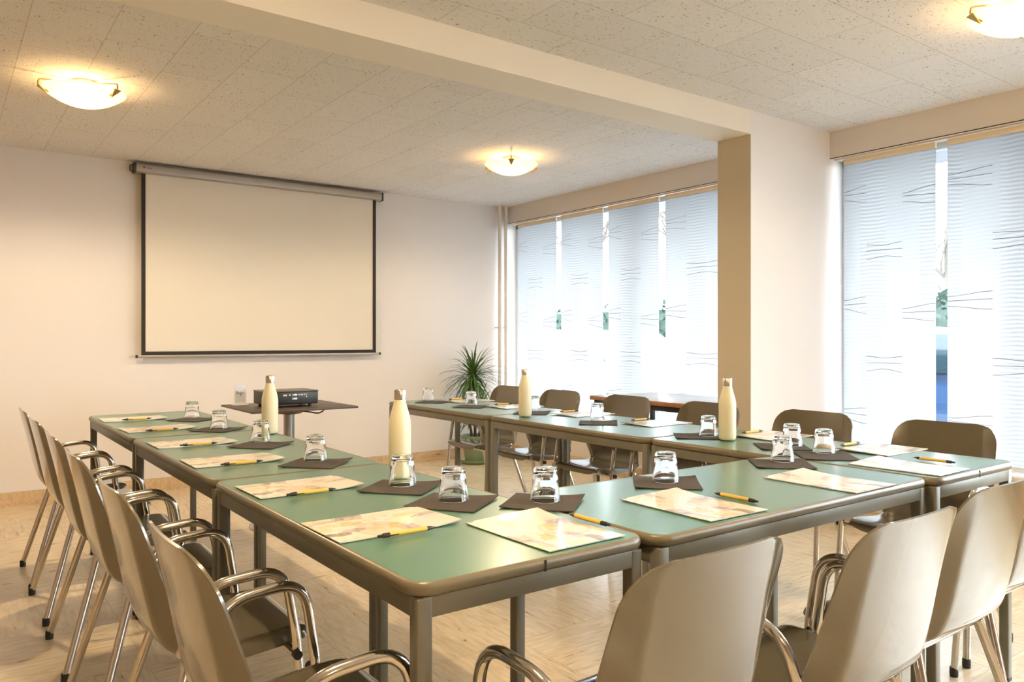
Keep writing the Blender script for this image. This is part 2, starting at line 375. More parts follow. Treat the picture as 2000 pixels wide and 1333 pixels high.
def box_obj(name, dims, m, parent=None, bev=0.0, seg=2):
    bm = bmesh.new(); add_box(bm, *dims, bev=bev, seg=seg)
    return link_mesh(name, bm, m, parent, smooth=bev > 0, angle=60)
def add_lathe(bm, prof, seg=32, cx=0, cy=0, mi=0, cap=False):
    rings = []
    for r, z in prof:
        if r < 1e-6: rings.append([bm.verts.new((cx, cy, z))])
        else: rings.append([bm.verts.new((cx + r * math.cos(2 * PI * k / seg), cy + r * math.sin(2 * PI * k / seg), z)) for k in range(seg)])
    for a, b in zip(rings, rings[1:]):
        for k in range(seg):
            k2 = (k + 1) % seg
            if len(a) == 1 and len(b) == 1: continue
            if len(a) == 1: f = bm.faces.new((a[0], b[k], b[k2]))
            elif len(b) == 1: f = bm.faces.new((a[k], a[k2], b[0]))
            else: f = bm.faces.new((a[k], a[k2], b[k2], b[k]))
            f.material_index = mi
def fillet(pts, rad, n=7):
    """round the corners of a polyline"""
    out = [Vector(pts[0])]
    for i in range(1, len(pts) - 1):
        p0, p1, p2 = Vector(pts[i - 1]), Vector(pts[i]), Vector(pts[i + 1])
        r = rad[i] if isinstance(rad, (list, tuple)) else rad
        a = (p0 - p1); b = (p2 - p1); la, lb = a.length, b.length
        d = min(r, la * .49, lb * .49)
        s, e = p1 + a.normalized() * d, p1 + b.normalized() * d
        for k in range(n + 1):
            u = k / n
            out.append(s * (1 - u) ** 2 + p1 * 2 * u * (1 - u) + e * u * u)
    out.append(Vector(pts[-1]))
    return out
def add_tube(bm, pts, r, seg=12, caps=True, mi=0):
    pts = [Vector(p) for p in pts]
    rads = r if isinstance(r, (list, tuple)) else [r] * len(pts)
    t0 = (pts[1] - pts[0]).normalized()
    up = Vector((0, 0, 1)) if abs(t0.z) < .9 else Vector((1, 0, 0))
    nrm = (up - t0 * up.dot(t0)).normalized()
    rings = []
    for i, p in enumerate(pts):
        if i == 0: t = t0
        elif i == len(pts) - 1: t = (pts[i] - pts[i - 1]).normalized()
        else: t = ((pts[i + 1] - p).normalized() + (p - pts[i - 1]).normalized()).normalized()
        nrm = (nrm - t * nrm.dot(t)).normalized(); bi = t.cross(nrm)
        rings.append([bm.verts.new(p + (nrm * math.cos(2 * PI * k / seg) + bi * math.sin(2 * PI * k / seg)) * rads[i]) for k in range(seg)])
    for a, b in zip(rings, rings[1:]):
        for k in range(seg):
            f = bm.faces.new((a[k], a[(k + 1) % seg], b[(k + 1) % seg], b[k])); f.material_index = mi
    if caps:
        f = bm.faces.new(rings[0][::-1]); f.material_index = mi
        f = bm.faces.new(rings[-1]); f.material_index = mi
def tube_obj(name, pts, r, m, parent=None, seg=12):
    bm = bmesh.new(); add_tube(bm, pts, r, seg); return link_mesh(name, bm, m, parent, angle=50)
def smoothstep(a, b, x):
    if a == b: return 1.0 if x >= a else 0.0
    u = max(0, min(1, (x - a) / (b - a))); return u * u * (3 - 2 * u)
def rounded_rect(x0, x1, y0, y1, r, n=6):
    pts = []
    for cx, cy, a0 in ((x1 - r, y1 - r, 0), (x0 + r, y1 - r, PI / 2), (x0 + r, y0 + r, PI), (x1 - r, y0 + r, 3 * PI / 2)):
        for k in range(n + 1):
            a = a0 + PI / 2 * k / n; pts.append((cx + r * math.cos(a), cy + r * math.sin(a)))
    return pts
def text_mesh(name, s, size, m, parent, mat4, extrude=0.0004):
    cu = bpy.data.curves.new(name, 'FONT'); cu.body = s; cu.size = size; cu.extrude = extrude; cu.align_x = 'CENTER'; cu.align_y = 'CENTER'
    tmp = bpy.data.objects.new(name + '_tmp', cu); COL.objects.link(tmp)
    bpy.context.view_layer.update()
    me = bpy.data.meshes.new_from_object(tmp.evaluated_get(bpy.context.evaluated_depsgraph_get()))
    bpy.data.objects.remove(tmp); bpy.data.curves.remove(cu)
    me.transform(mat4); me.materials.clear(); me.materials.append(m)
    o = bpy.data.objects.new(name, me); COL.objects.link(o); o.parent = parent
    return o
def children_of(o): return [c for c in bpy.data.objects if c.parent == o]
def collect_tree(o):
    return (o, [collect_tree(c) for c in children_of(o)])
def copy_tree(tree, parent=None):
    o, kids = tree
    c = o.copy(); COL.objects.link(c)
    if parent is not None: c.parent = parent
    for k in kids: copy_tree(k, c)
    return c

# ------------------------------------------------------------------ room shell
structure(box_obj('floor', (XL - .1, XW + .25, YF - .1, YB + .1, -0.12, 0), M_floor))
structure(box_obj('wall_back', (XL - .1, XW + .35, YB, YB + .15, 0, HC + .2), M_wall))
structure(box_obj('wall_left', (XL - .15, XL, YF, YB, 0, HC + .2), M_unseen_wall))
structure(box_obj('wall_front', (XL - .1, XW + .35, YF - .15, YF, 0, HC + .2), M_unseen_wall))
structure(box_obj('ceiling', (XL, XW + .25, BY1, YB, HC, HC + .15), M_ceilB))
o = structure(box_obj('ceiling', (XL, XW + .25, YF, BY0, HC, HC + .15), M_ceilF))
structure(box_obj('trim_1', (XL, PX, BY0, BY1, BZ, HC + .15), M_beam))          # ceiling beam
bm = bmesh.new(); add_box(bm, PX, XW + .25, BY0, BY1, 0, HC + .15)              # pillar; its side to the left is painted tan
bm.faces.ensure_lookup_table()
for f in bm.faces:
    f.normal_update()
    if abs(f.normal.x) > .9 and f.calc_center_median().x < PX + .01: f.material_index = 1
structure(link_mesh('trim_2', bm, [M_wall, M_tan], smooth=False))
# window wall: parapet, header, end returns
XO = XW + 0.22
segs = [(YF, BY0), (BY1, YB)]
bm = bmesh.new()
for a, b in segs:
    add_box(bm, XW, XO, a, b, 0, SILL - .02)
    add_box(bm, XW, XW + .03, a, b, HEAD, HC)
    add_box(bm, XW + .03, XO, a, b, HEAD + .015, HC)
structure(link_mesh('wall_right', bm, M_header, smooth=False))
bm = bmesh.new()
for a, b in segs: add_box(bm, XW - .015, XO - .02, a + .001, b - .001, SILL - .02, SILL, bev=.004)
structure(link_mesh('trim_3', bm, M_white, angle=60))                             # window sill board
# stone skirting
structure(box_obj('baseboard_back', (XL, XW, YB - .012, YB, 0, .098), M_base))
structure(box_obj('baseboard_left', (XL, XL + .012, YF, YB - .012, 0, .098), M_base))
structure(box_obj('baseboard_front', (XL + .012, XW, YF, YF + .012, 0, .098), M_base))
bm = bmesh.new()
add_box(bm, XW - .012, XW, YF + .012, BY0, 0, .098); add_box(bm, XW - .012, XW, BY1, YB - .012, 0, .098)
structure(link_mesh('baseboard_right', bm, M_base, smooth=False))

# windows: frames with panes
def window(n, a, b, mull):
    bm = bmesh.new(); x0, x1 = XO - .07, XO - .015
    z0, z1 = SILL, HEAD + .015
    for y in mull: add_box(bm, x0, x1, y - .025, y + .025, z0, z1)
    add_box(bm, x0, x1, a, b, z0, z0 + .05); add_box(bm, x0, x1, a, b, z1 - .05, z1)
    w = link_mesh('window_%d' % n, bm, M_pvc, smooth=False); structure(w)
    ms = sorted(mull)
    for i in range(len(ms) - 1):
        g = box_obj('pane', (x0 + .02, x0 + .026, ms[i] + .025, ms[i + 1] - .025, z0 + .05, z1 - .05), M_pane, w)
    return w
window(1, BY1, YB, [BY1 + .025, 4.65, YB - .025])
window(2, YF, BY0, [YF + .025, -2.3, -0.9, 0.4, 1.7, BY0 - .025])  # stretch behind the camera is unseen, added bare of blinds for fill daylight

# ------------------------------------------------------------------ panel blinds
def wavy_threads(bm, y0, y1, rng):
    """groups of long bent threads woven into the panel, staggered between vertical bands"""
    xs = -0.0016
    w = y1 - y0
    bands = [(y0, y0 + w * .34), (y0 + w * .34, y0 + w * .74), (y0 + w * .74, y1)]
    for bi, (a, b) in enumerate(bands):
        zc = (0.62 if bi % 2 == 0 else 0.98) + 0.03 * bi
        while zc < 2.28:
            for k, dz in enumerate((0.035, 0.0, -0.045)):
                bow = (0.5 - k * .55) * 0.022 + rng.uniform(-.004, .004)
                n = 10; prev = None
                for i in range(n + 1):
                    u = i / n; y = a + (b - a) * u
                    z = zc + dz + bow * (math.cos(u * PI) if bi != 1 else (math.cos(u * 2 * PI) * .5)) + rng.uniform(-.0006, .0006)
                    th = 0.0016
                    v = (bm.verts.new((xs, y, z - th)), bm.verts.new((xs, y, z + th)))
                    if prev: f = bm.faces.new((prev[0], v[0], v[1], prev[1])); f.material_index = 1
                    prev = v
            zc += 0.70
def blind(y0, y1, label, x=XW + .055, seed=1):
    rng = random.Random(seed)
    e = empty('panel_blind', (x, (y0 + y1) / 2, SILL + .01)); tag(e, label, 'blind', 'sheer panel blinds in the window recess')
    h = (y1 - y0) / 2; zt = HEAD - .045 - SILL - .01
    bm = bmesh.new()
    add_box(bm, -.0006, .0006, -h, h, .03, zt)
    sub = bmesh.new()
    wavy_threads(bm, -h + .004, h - .004, rng)
    # offset threads from absolute to local height
    for v in bm.verts:
        if v.co.x < -.001: v.co.z -= SILL
    link_mesh('fabric_panel', bm, [M_blind, M_thread], e, smooth=False)
    bm = bmesh.new(); add_box(bm, -.006, .006, -h, h, .006, .032, bev=.003); link_mesh('bottom_bar', bm, M_pvc, e)
    bm = bmesh.new(); add_box(bm, -.008, .010, -h, h, zt, zt + .035, bev=.002); link_mesh('panel_carrier', bm, M_track, e)
    return e
BL = [(5.655, 6.26, 'sheer striped panel blind in the corner beside the two heating pipes'),
      (5.015, 5.585, 'sheer striped panel blind second from the heating pipes, before the first window post'),
      (4.355, 4.945, 'sheer striped panel blind third from the heating pipes, behind the wooden side table'),
      (3.45, 4.285, 'wide sheer striped panel blind next to the tan side of the pillar'),
      (2.18, 2.755, 'sheer striped panel blind just right of the white pillar'),
      (1.2, 2.115, 'sheer striped panel blind at the right edge of the view')]
for i, (a, b, l) in enumerate(BL): blind(a, b, l, seed=i + 3)
# tracks; the shadow gap above them is painted as a black strip
for a, b, l in ((BY1 + .01, YB - .02, 'cream ceiling-mounted blind rail over the left window'), (YF + .02, BY0 - .01, 'cream ceiling-mounted blind rail over the right window')):
    bm = bmesh.new(); add_box(bm, XW + .040, XW + .11, a, b, HEAD - .004, HEAD + .0145, bev=.002)
    add_box(bm, XW + .036, XW + .041, a, b, HEAD - .008, HEAD + .010)
    tag(link_mesh('blind_rail', bm, M_track, smooth=False), l, 'rail')
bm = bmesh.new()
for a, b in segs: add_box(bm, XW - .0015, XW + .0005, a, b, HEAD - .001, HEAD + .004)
structure(link_mesh('trim_shadow_line', bm, M_black, smooth=False))  # black strip put in for the shade under the header

# ------------------------------------------------------------------ heating pipes, socket
def pipe(x, label):
    e = empty('heating_pipe', (x, 6.335, 0)); tag(e, label, 'pipe', 'cream heating pipes in the corner')
    bm = bmesh.new(); add_lathe(bm, [(.0001, .001), (.019, .001), (.019, HC - .002), (.0001, HC - .002)], 20); link_mesh('pipe_tube', bm, M_pipe, e)
    bm = bmesh.new(); add_lathe(bm, [(.019, 1.27), (.026, 1.27), (.026, 1.295), (.019, 1.295)], 20); add_tube(bm, [(0, .015, 1.283), (0, .083, 1.283)], .006, 8)
    link_mesh('wall_bracket', bm, M_pipe, e)
pipe(4.527, 'left of the two vertical cream heating pipes in the back corner')
pipe(4.602, 'right of the two vertical cream heating pipes, nearer the window')
e = empty('wall_socket', (4.10, YB, .307)); tag(e, 'small white wall socket low on the wall beside the potted plant', 'socket')
box_obj('face_plate', (-.04, .04, -.010, -.0005, -.04, .04), M_white, e, bev=.003)
bm = bmesh.new(); bmesh.ops.create_cone(bm, cap_ends=True, segments=20, radius1=.021, radius2=.021, depth=.004, matrix=Matrix.Translation((0, -.0115, 0)) @ Matrix.Rotation(PI / 2, 4, 'X'))
link_mesh('socket_well', bm, M_grey_top, e)

# ------------------------------------------------------------------ ceiling lamps
def make_lamp(label):
    e = empty('ceiling_lamp', (0, 0, HC)); tag(e, label, 'lamp', 'round glass ceiling lamps')
    prof = []
    R = .195; D = .075
    n = 12
    for k in range(n + 1):
        r = R * k / n; prof.append((max(r, 1e-7), -.13 + D * (r / R) ** 2.2))
    outer = prof[:]
    inner = [(r, z + .005) for r, z in prof][::-1]
    bm = bmesh.new(); add_lathe(bm, outer + [(R, -.05)] + inner, 40); link_mesh('glass_bowl', bm, M_lamp, e)
    bm = bmesh.new(); add_lathe(bm, [(1e-7, -.001), (.06, -.001), (.055, -.022), (1e-7, -.024)], 24); link_mesh('ceiling_plate', bm, M_white, e)
    for k in range(3):
        a = 2 * PI * k / 3 + 2.2
        bm = bmesh.new(); ca, sa = math.cos(a), math.sin(a)
        add_tube(bm, fillet([(ca * .05, sa * .05, -.012), (ca * .21, sa * .21, -.030), (ca * .212, sa * .212, -.062), (ca * .165, sa * .165, -.086)], .012, 4), [.004] * 12 + [.003, .002] if False else .0045, 8)
        p = [(ca * .213 + sa * w_, sa * .213 - ca * w_, -.058) for w_ in (-.022, .022)] + [(ca * .168, sa * .168, -.094)]
        q = [(x * 1.012, y * 1.012, z - .004) for x, y, z in p]
        A = [bm.verts.new(v) for v in p]; B = [bm.verts.new(v) for v in q]
        bm.faces.new(A); bm.faces.new(B[::-1])
        for i_ in range(3): j_ = (i_ + 1) % 3; bm.faces.new((A[i_], B[i_], B[j_], A[j_]))
        link_mesh('clip', bm, M_clip, e)
    return e
lampspots = [(0.608, 4.57, 'round glass ceiling lamp in front of the projection screen, far left'),
             (3.39, 4.60, 'round glass ceiling lamp before the left window, beyond the beam'),
             (3.44, 1.26, 'round glass ceiling lamp at the top right corner, nearest the camera')]
l0 = make_lamp(lampspots[0][2]); ltree = collect_tree(l0)
allspots = [(x, y) for x, y, _ in lampspots] + [(0.6, 1.2), (0.6, -1.9), (3.4, -1.9)]
for i, (x, y, lab) in enumerate(lampspots):
    c = l0 if i == 0 else copy_tree(ltree)
    c.location = (x, y, HC); c['label'] = lab
    c.rotation_euler = (0, 0, (1.06, -.216, .31)[i])
for k, (x, y) in enumerate([(0.6, 1.2), (0.6, -1.9), (3.4, -1.9)]):  # both lamps behind the camera are unseen and added for fill light
    c = copy_tree(ltree); c.location = (x, y, HC)
    c['label'] = ['round glass ceiling lamp above the near end of the left table row', 'added unseen glass ceiling lamp behind the camera on the left', 'added unseen glass ceiling lamp behind the camera on the window side'][k]
for i, (x, y) in enumerate(allspots):
    pw = LAMP_W * (1, .5, .3, .8, .6, .4)[i]
    ld = bpy.data.lights.new('bulb_light', 'POINT'); ld.energy = (3.0, 2.5, 3.0, 24, 22, 16)[i]; ld.color = (1.0, 0.62, 0.26) if i < 3 else LAMP_COL; ld.shadow_soft_size = .022
    lo = bpy.data.objects.new('bulb_light', ld); COL.objects.link(lo); lo.location = (x, y, HC - .10)
    ld = bpy.data.lights.new('downward_light', 'SPOT'); ld.energy = pw * 2.2; ld.color = LAMP_COL; ld.shadow_soft_size = .03; ld.spot_size = math.radians(172); ld.spot_blend = .35
    lo = bpy.data.objects.new('downward_light', ld); COL.objects.link(lo); lo.location = (x, y, HC - .165)

# ------------------------------------------------------------------ projection screen
e = empty('projection_screen', (2.19, YB, 0)); tag(e, 'white pull-down projection screen with black border, hanging on the back wall', 'projection screen')
hx0, hx1 = 1.185 - 2.19, 3.215 - 2.19
bm = bmesh.new()
pr = [(-.02, 2.488), (-.075, 2.488), (-.088, 2.478), (-.092, 2.455), (-.088, 2.428), (-.075, 2.418), (-.02, 2.418)]
va = [bm.verts.new((hx0, y, z)) for y, z in pr]; vb = [bm.verts.new((hx1, y, z)) for y, z in pr]
bm.faces.new(va); bm.faces.new(vb[::-1])
for i in range(len(pr)): j = (i + 1) % len(pr); bm.faces.new((va[i], vb[i], vb[j], va[j]))
cs = link_mesh('case', bm, M_case, e, angle=40)
for s, a, b in ((0, hx0 - .022, hx0), (1, hx1, hx1 + .016)):
    bm = bmesh.new(); add_box(bm, a, b, -.094, -.018, 2.415, 2.491, bev=.008)
    if s == 0:
        add_tube(bm, fillet([(a + .006, -.06, 2.475), (a - .018, -.06, 2.470), (a - .018, -.06, 2.430), (a + .006, -.06, 2.425)], .006, 4), .0035, 8)
    link_mesh('end_cap', bm, M_black, cs)
bm = bmesh.new(); add_box(bm, hx0 + .045, hx0 + .060, -.0925, -.0905, 2.454, 2.468, bev=.0008); link_mesh('logo', bm, M_red, cs)
text_mesh('brand_print', 'oray', .020, M_ink, cs, Matrix.Translation((hx0 + .088, -.0922, 2.458)) @ Matrix.Rotation(PI / 2, 4, 'X'))
sx0, sx1 = 1.225 - 2.19, 3.165 - 2.19
bm = bmesh.new()
nx, nz = 24, 16
def sheet(bm, x0, x1, z0, z1, y, nx, nz, th=.001):
    g = {}
    for s in (0, 1):
        for i in range(nx + 1):
            for j in range(nz + 1):
                u, v = i / nx, j / nz
                yy = y + .0035 * math.sin(u * 7 + v * 3) * (1 - v) + (th if s else 0)
                g[s, i, j] = bm.verts.new((x0 + (x1 - x0) * u, yy, z0 + (z1 - z0) * v))
    for i in range(nx):
        for j in range(nz):
            bm.faces.new((g[0, i, j], g[0, i + 1, j], g[0, i + 1, j + 1], g[0, i, j + 1]))
            bm.faces.new((g[1, i, j], g[1, i, j + 1], g[1, i + 1, j + 1], g[1, i + 1, j]))
    for i in range(nx):
        bm.faces.new((g[0, i, 0], g[1, i, 0], g[1, i + 1, 0], g[0, i + 1, 0])); bm.faces.new((g[0, i, nz], g[0, i + 1, nz], g[1, i + 1, nz], g[1, i, nz]))
    for j in range(nz):
        bm.faces.new((g[0, 0, j], g[0, 0, j + 1], g[1, 0, j + 1], g[1, 0, j])); bm.faces.new((g[0, nx, j], g[1, nx, j], g[1, nx, j + 1], g[0, nx, j + 1]))
sheet(bm, sx0, sx1, 1.045, 2.43, -.06, nx, nz)
link_mesh('screen_fabric', bm, M_screen, e)
bm = bmesh.new()
add_box(bm, sx0 - .001, sx0 + .026, -.0665, -.0545, 1.045, 2.419); add_box(bm, sx1 - .026, sx1 + .001, -.0665, -.0545, 1.045, 2.419); add_box(bm, sx0 - .001, sx1 + .001, -.0668, -.0542, 1.045, 1.072)
link_mesh('black_border', bm, M_border, e, smooth=False)
b_ = box_obj('bottom_bar', (1.197 - 2.19, 3.20 - 2.19, -.070, -.050, 1.026, 1.045), M_case, e, bev=.004)
for a in (1.184 - 2.19, 3.2 - 2.19): box_obj('bar_end', (a, a + .014, -.072, -.048, 1.024, 1.047), M_black, b_, bev=.003)
tube_obj('pull_cord', [(.02, -.06, 1.026), (.01, -.062, 1.010), (-.005, -.063, 1.002), (-.03, -.063, .999), (-.055, -.063, 1.002), (-.07, -.062, 1.010), (-.08, -.06, 1.026)], .0012, M_white, e, 6)

# ------------------------------------------------------------------ meeting tables
TZ = .75
def make_table(L, D):
    """table centred on its base, long side along local X"""
    e = empty('meeting_table')
    h, d = L / 2, D / 2
    # laminate inlay + bullnose edge band
    bm = bmesh.new()
    ring = rounded_rect(-h + .012, h - .012, -d + .012, d - .012, .035)
    top = [bm.verts.new((x, y, TZ)) for x, y in ring]; bot = [bm.verts.new((x, y, TZ - .02)) for x, y in ring]
    bm.faces.new(top); bm.faces.new(bot[::-1])
    for i in range(len(ring)): j = (i + 1) % len(ring); bm.faces.new((bot[i], bot[j], top[j], top[i]))
    tp = link_mesh('tabletop', bm, M_green, e, smooth=False)
    bm = bmesh.new()
    prof = [(.012, TZ - .0004), (.010, TZ + .0006), (.006, TZ + .0002), (.002, TZ - .004), (0, TZ - .011), (.001, TZ - .018), (.005, TZ - .024), (.012, TZ - .026)]
    loops = []
    for off, z in prof:
        rr = rounded_rect(-h + off, h - off, -d + off, d - off, .045 - off * .8)
        loops.append([bm.verts.new((x, y, z)) for x, y in rr])
    n = len(loops[0])
    for a, b in zip(loops, loops[1:]):
        for i in range(n): j = (i + 1) % n; bm.faces.new((a[i], a[j], b[j], b[i]))
    bm.faces.new(loops[-1][::-1])
    link_mesh('edge_band', bm, M_edge, e, angle=60)
    for sx in (-1, 1): box_obj('band_joint', (sx * h - .0016 if sx > 0 else -h - .0010, sx * h + .0010 if sx > 0 else -h + .0016, -.0018, .0018, TZ - .024, TZ - .002), M_darkleg, e)
    a = .022
    for nm, dm in (('apron', (-h + a, h - a, -d + .012, -d + .034, TZ - .064, TZ - .026)), ('apron', (-h + a, h - a, d - .034, d - .012, TZ - .064, TZ - .026)),
                   ('apron', (-h + .012, -h + .034, -d + a, d - a, TZ - .064, TZ - .026)), ('apron', (h - .034, h - .012, -d + a, d - a, TZ - .064, TZ - .026))):
        box_obj(nm, dm, M_frame, e, bev=.002)
    for sx in (-1, 1):
        for sy in (-1, 1):
            cx, cy = sx * (h - .026), sy * (d - .026)
            lg = box_obj('leg', (cx - .015, cx + .015, cy - .015, cy + .015, .012, TZ - .027), M_frame, e, bev=.003)
            box_obj('foot_cap', (cx - .0155, cx + .0155, cy - .0155, cy + .0155, .0, .013), M_rubber, lg, bev=.002)
    return e
tables = [
    (.930, 4.163, PI / 2, 1.194, .567, 'green-topped table at the far left end, nearest the back wall'),
    (.930, 2.963, PI / 2, 1.194, .567, 'green-topped table in the middle of the left row'),
    (.930, 1.757, PI / 2, 1.212, .567, 'green-topped table at the near corner, joining left and front rows'),
    (1.808, 1.407, 0, 1.178, .560, 'green-topped table bridging the front between the left and right rows'),
    (2.682, 1.697, PI / 2, 1.180, .567, 'green-topped table at the near end of the window-side row'),
    (2.682, 2.880, PI / 2, 1.180, .567, 'green-topped table in the middle of the window-side row'),
    (2.682, 4.063, PI / 2, 1.180, .567, 'green-topped table at the far end of the window-side row, near the plant'),
]
for x, y, rz, L, D, lab in tables:
    t = make_table(L, D); t.location = (x, y, 0); t.rotation_euler = (0, 0, rz)
    tag(t, lab, 'table', 'green meeting tables set in a U')

# ------------------------------------------------------------------ armchairs
def make_shell():
    # side profile (y, z, half arc length of the flat part, flange heading, flange length)
    P = [(.205, .408, .165, -60, .016), (.212, .425, .172, -68, .024), (.205, .441, .180, -72, .030), (.17, .449, .185, -74, .032), (.10, .445, .187, -74, .032),
         (.02, .437, .187, -72, .030), (-.05, .434, .186, -55, .022), (-.095, .440, .182, -10, .020), (-.128, .458, .176, 50, .045), (-.150, .490, .170, 52, .064),
         (-.165, .54, .166, 43, .064), (-.178, .60, .163, 36, .060), (-.190, .66, .160, 29, .057), (-.203, .72, .156, 23, .055), (-.216, .775, .153, 18, .053), (-.228, .826, .150, 14, .052)]
    # densify with Catmull-Rom
    rows = []
    def cr(p0, p1, p2, p3, u):
        return tuple(.5 * (2 * b + (c - a) * u + (2 * a - 5 * b + 4 * c - d) * u * u + (-a + 3 * b - 3 * c + d) * u ** 3) for a, b, c, d in zip(p0, p1, p2, p3))
    for i in range(len(P) - 1):
        p0 = P[max(i - 1, 0)]; p3 = P[min(i + 2, len(P) - 1)]
        k = 4 if i > len(P) - 4 or i < 3 else 3
        for j in range(k): rows.append(cr(p0, P[i], P[i + 1], p3, j / k))
    rows.append(P[-1])
    # cumulative length along the profile
    cum = [0]
    for a, b in zip(rows, rows[1:]): cum.append(cum[-1] + math.hypot(b[0] - a[0], b[1] - a[1]))
    tot = cum[-1]
    bm = bmesh.new(); NU = 40; grid = []
    for ri, (y, z, w, hd, fl) in enumerate(rows):
        a = rows[max(ri - 1, 0)]; b = rows[min(ri + 1, len(rows) - 1)]
        ty, tz = b[0] - a[0], b[1] - a[1]; l = math.hypot(ty, tz); ty /= l; tz /= l
        ny, nz = tz, -ty                       # normal
        if nz < 0 and ny < 0: ny, nz = -ny, -nz
        if ri < 10 and nz < 0: ny, nz = -ny, -nz
        if ri < 6: ny, nz = 0.0, 1.0
        full = w + fl
        R = .078; dt = tot - cum[ri]
        Smax = full
        if dt < R: Smax = full - R + math.sqrt(max(0, R * R - (R - dt) ** 2))
        Rf = .085; df = cum[ri]
        if df < Rf: Smax = min(Smax, full - Rf + math.sqrt(max(0, Rf * Rf - (Rf - df) ** 2)))
        Smax = max(Smax, .06)
        conc = math.radians(6 if ri > 20 else 3)
        nst = 60; xs = [0]; ds = [0]
        for k in range(nst):
            s = (k + .5) / nst * Smax
            th = conc * (s / w) * (1 if hd > 0 else 0.6) + (math.radians(hd) - conc) * smoothstep(w - .012, w + .007, s)
            ds.append(ds[-1] + math.sin(th) * Smax / nst); xs.append(xs[-1] + math.cos(th) * Smax / nst)
        row = []
        for iu in range(-NU // 2, NU // 2 + 1):
            q = abs(iu) / (NU / 2)
            q = q ** .8
            f = q * nst; k0 = min(int(f), nst - 1); fr = f - k0
            x = xs[k0] * (1 - fr) + xs[k0 + 1] * fr; d = ds[k0] * (1 - fr) + ds[k0 + 1] * fr
            # flange of the back points straight forward rather than along the normal
            if hd > 0: row.append((math.copysign(x, iu), y + d * max(ny, .75), z + d * nz * .4))
            else: row.append((math.copysign(x, iu), y, z + d))
        grid.append([bm.verts.new(p) for p in row])
    for a, b in zip(grid, grid[1:]):
        for k in range(NU): bm.faces.new((a[k], a[k + 1], b[k + 1], b[k]))
    bmesh.ops.recalc_face_normals(bm, faces=bm.faces)
    bmesh.ops.solidify(bm, geom=list(bm.faces), thickness=.0055)
    return bm
def make_chair():
    e = empty('armchair')
    link_mesh('seat_shell', make_shell(), M_shell, e, angle=75)
    r = .0122
    for s in (-1, 1):
        top = (s * .243, .150, .44)
        fl = tube_obj('front_leg', [(s * .252, .185, .02), top], r, M_chrome, e)
        bm = bmesh.new(); add_lathe(bm, [(1e-7, 0), (.0135, 0), (.0145, .012), (.0135, .032), (1e-7, .032)], 14, s * .252, .186); link_mesh('rubber_foot', bm, M_rubber, fl)
        tube_obj('armrest', fillet([top, (s * .240, .122, .622), (s * .232, -.068, .606), (s * .200, -.105, .450)], [0, .072, .070, 0], 9), r, M_chrome, e)
        rl = tube_obj('rear_leg', [(s * .165, -.085, .420), (s * .240, -.200, .02)], r, M_chrome, e)
        bm = bmesh.new(); add_lathe(bm, [(1e-7, 0), (.0135, 0), (.0145, .012), (.0135, .032), (1e-7, .032)], 14, s * .240, -.201); link_mesh('rubber_foot', bm, M_rubber, rl)
        tube_obj('seat_rail', [(s * .165, -.095, .415), (s * .165, .10, .410)], .009, M_chrome, e)
    for y in (.145, -.07):
        cb = tube_obj('crossbar', [(-.252 if y > 0 else -.2, y, .412), (.252 if y > 0 else .2, y, .412)], .010, M_chrome, e)
        if y > 0:
            for s in (-1, 1): tube_obj('end_cap', [(s * .250, y, .412), (s * .266, y, .412)], .0112, M_rubber, cb)
    return e
ch0 = make_chair(); tag(ch0, 'x', 'chair'); chtree = collect_tree(ch0)
LX, RX, NY = .545, 3.125, 1.005
chairs = [
    (LX, 4.455, -PI / 2, 'tan plastic armchair at the far end of the left row, nearest the back wall', 'armchairs along the left row'),
    (LX, 3.912, -PI / 2 + .02, 'tan plastic armchair second from the back wall in the left row', 'armchairs along the left row'),
    (LX, 3.26, -PI / 2, 'tan plastic armchair third from the back wall in the left row', 'armchairs along the left row'),
    (LX, 2.69, -PI / 2, 'tan plastic armchair fourth from the back wall in the left row', 'armchairs along the left row'),
    (LX, 2.06, -PI / 2, 'tan plastic armchair second nearest the camera in the left row', 'armchairs along the left row'),
    (LX, 1.46, -PI / 2, 'tan plastic armchair nearest the camera in the left row, cut by the bottom edge', 'armchairs along the left row'),
    (RX, 4.54, PI / 2, 'tan plastic armchair beside the potted plant, far end of the window row', 'armchairs along the window row'),
    (RX, 3.96, PI / 2, 'tan plastic armchair in the window row just left of the wooden side table', 'armchairs along the window row'),
    (RX, 3.345, PI / 2, 'tan plastic armchair in front of the wooden side table', 'armchairs along the window row'),
    (RX, 2.72, PI / 2, 'tan plastic armchair partly behind the bottle by the tan pillar side', 'armchairs along the window row'),
    (RX, 2.105, PI / 2, 'tan plastic armchair in front of the white pillar face', 'armchairs along the window row'),
    (RX, 1.51, PI / 2, 'tan plastic armchair before the right window, nearest end of the window row', 'armchairs along the window row'),
    (1.034, NY + .035, 0, 'tan plastic armchair at bottom centre with its back to the camera', 'armchairs along the front row'),
    (1.545, NY - .035, 0, 'tan plastic armchair lower right, back to camera, right of the bottom centre one', 'armchairs along the front row'),
    (2.06, NY + .005, 0, 'tan plastic armchair cut by the right edge of the view, back to camera', 'armchairs along the front row'),
    (2.575, NY + .06, 0, 'tan plastic armchair at the far right, mostly hidden behind another chair back', 'armchairs along the front row'),
]
for i, (x, y, rz, lab, grp) in enumerate(chairs):
    c = ch0 if i == 0 else copy_tree(chtree)
    c.location = (x, y, 0); c.rotation_euler = (0, 0, rz); c['label'] = lab; c['group'] = grp

# ------------------------------------------------------------------ things on the tables
rowname = {'L': 'left row', 'B': 'front table', 'R': 'window row'}
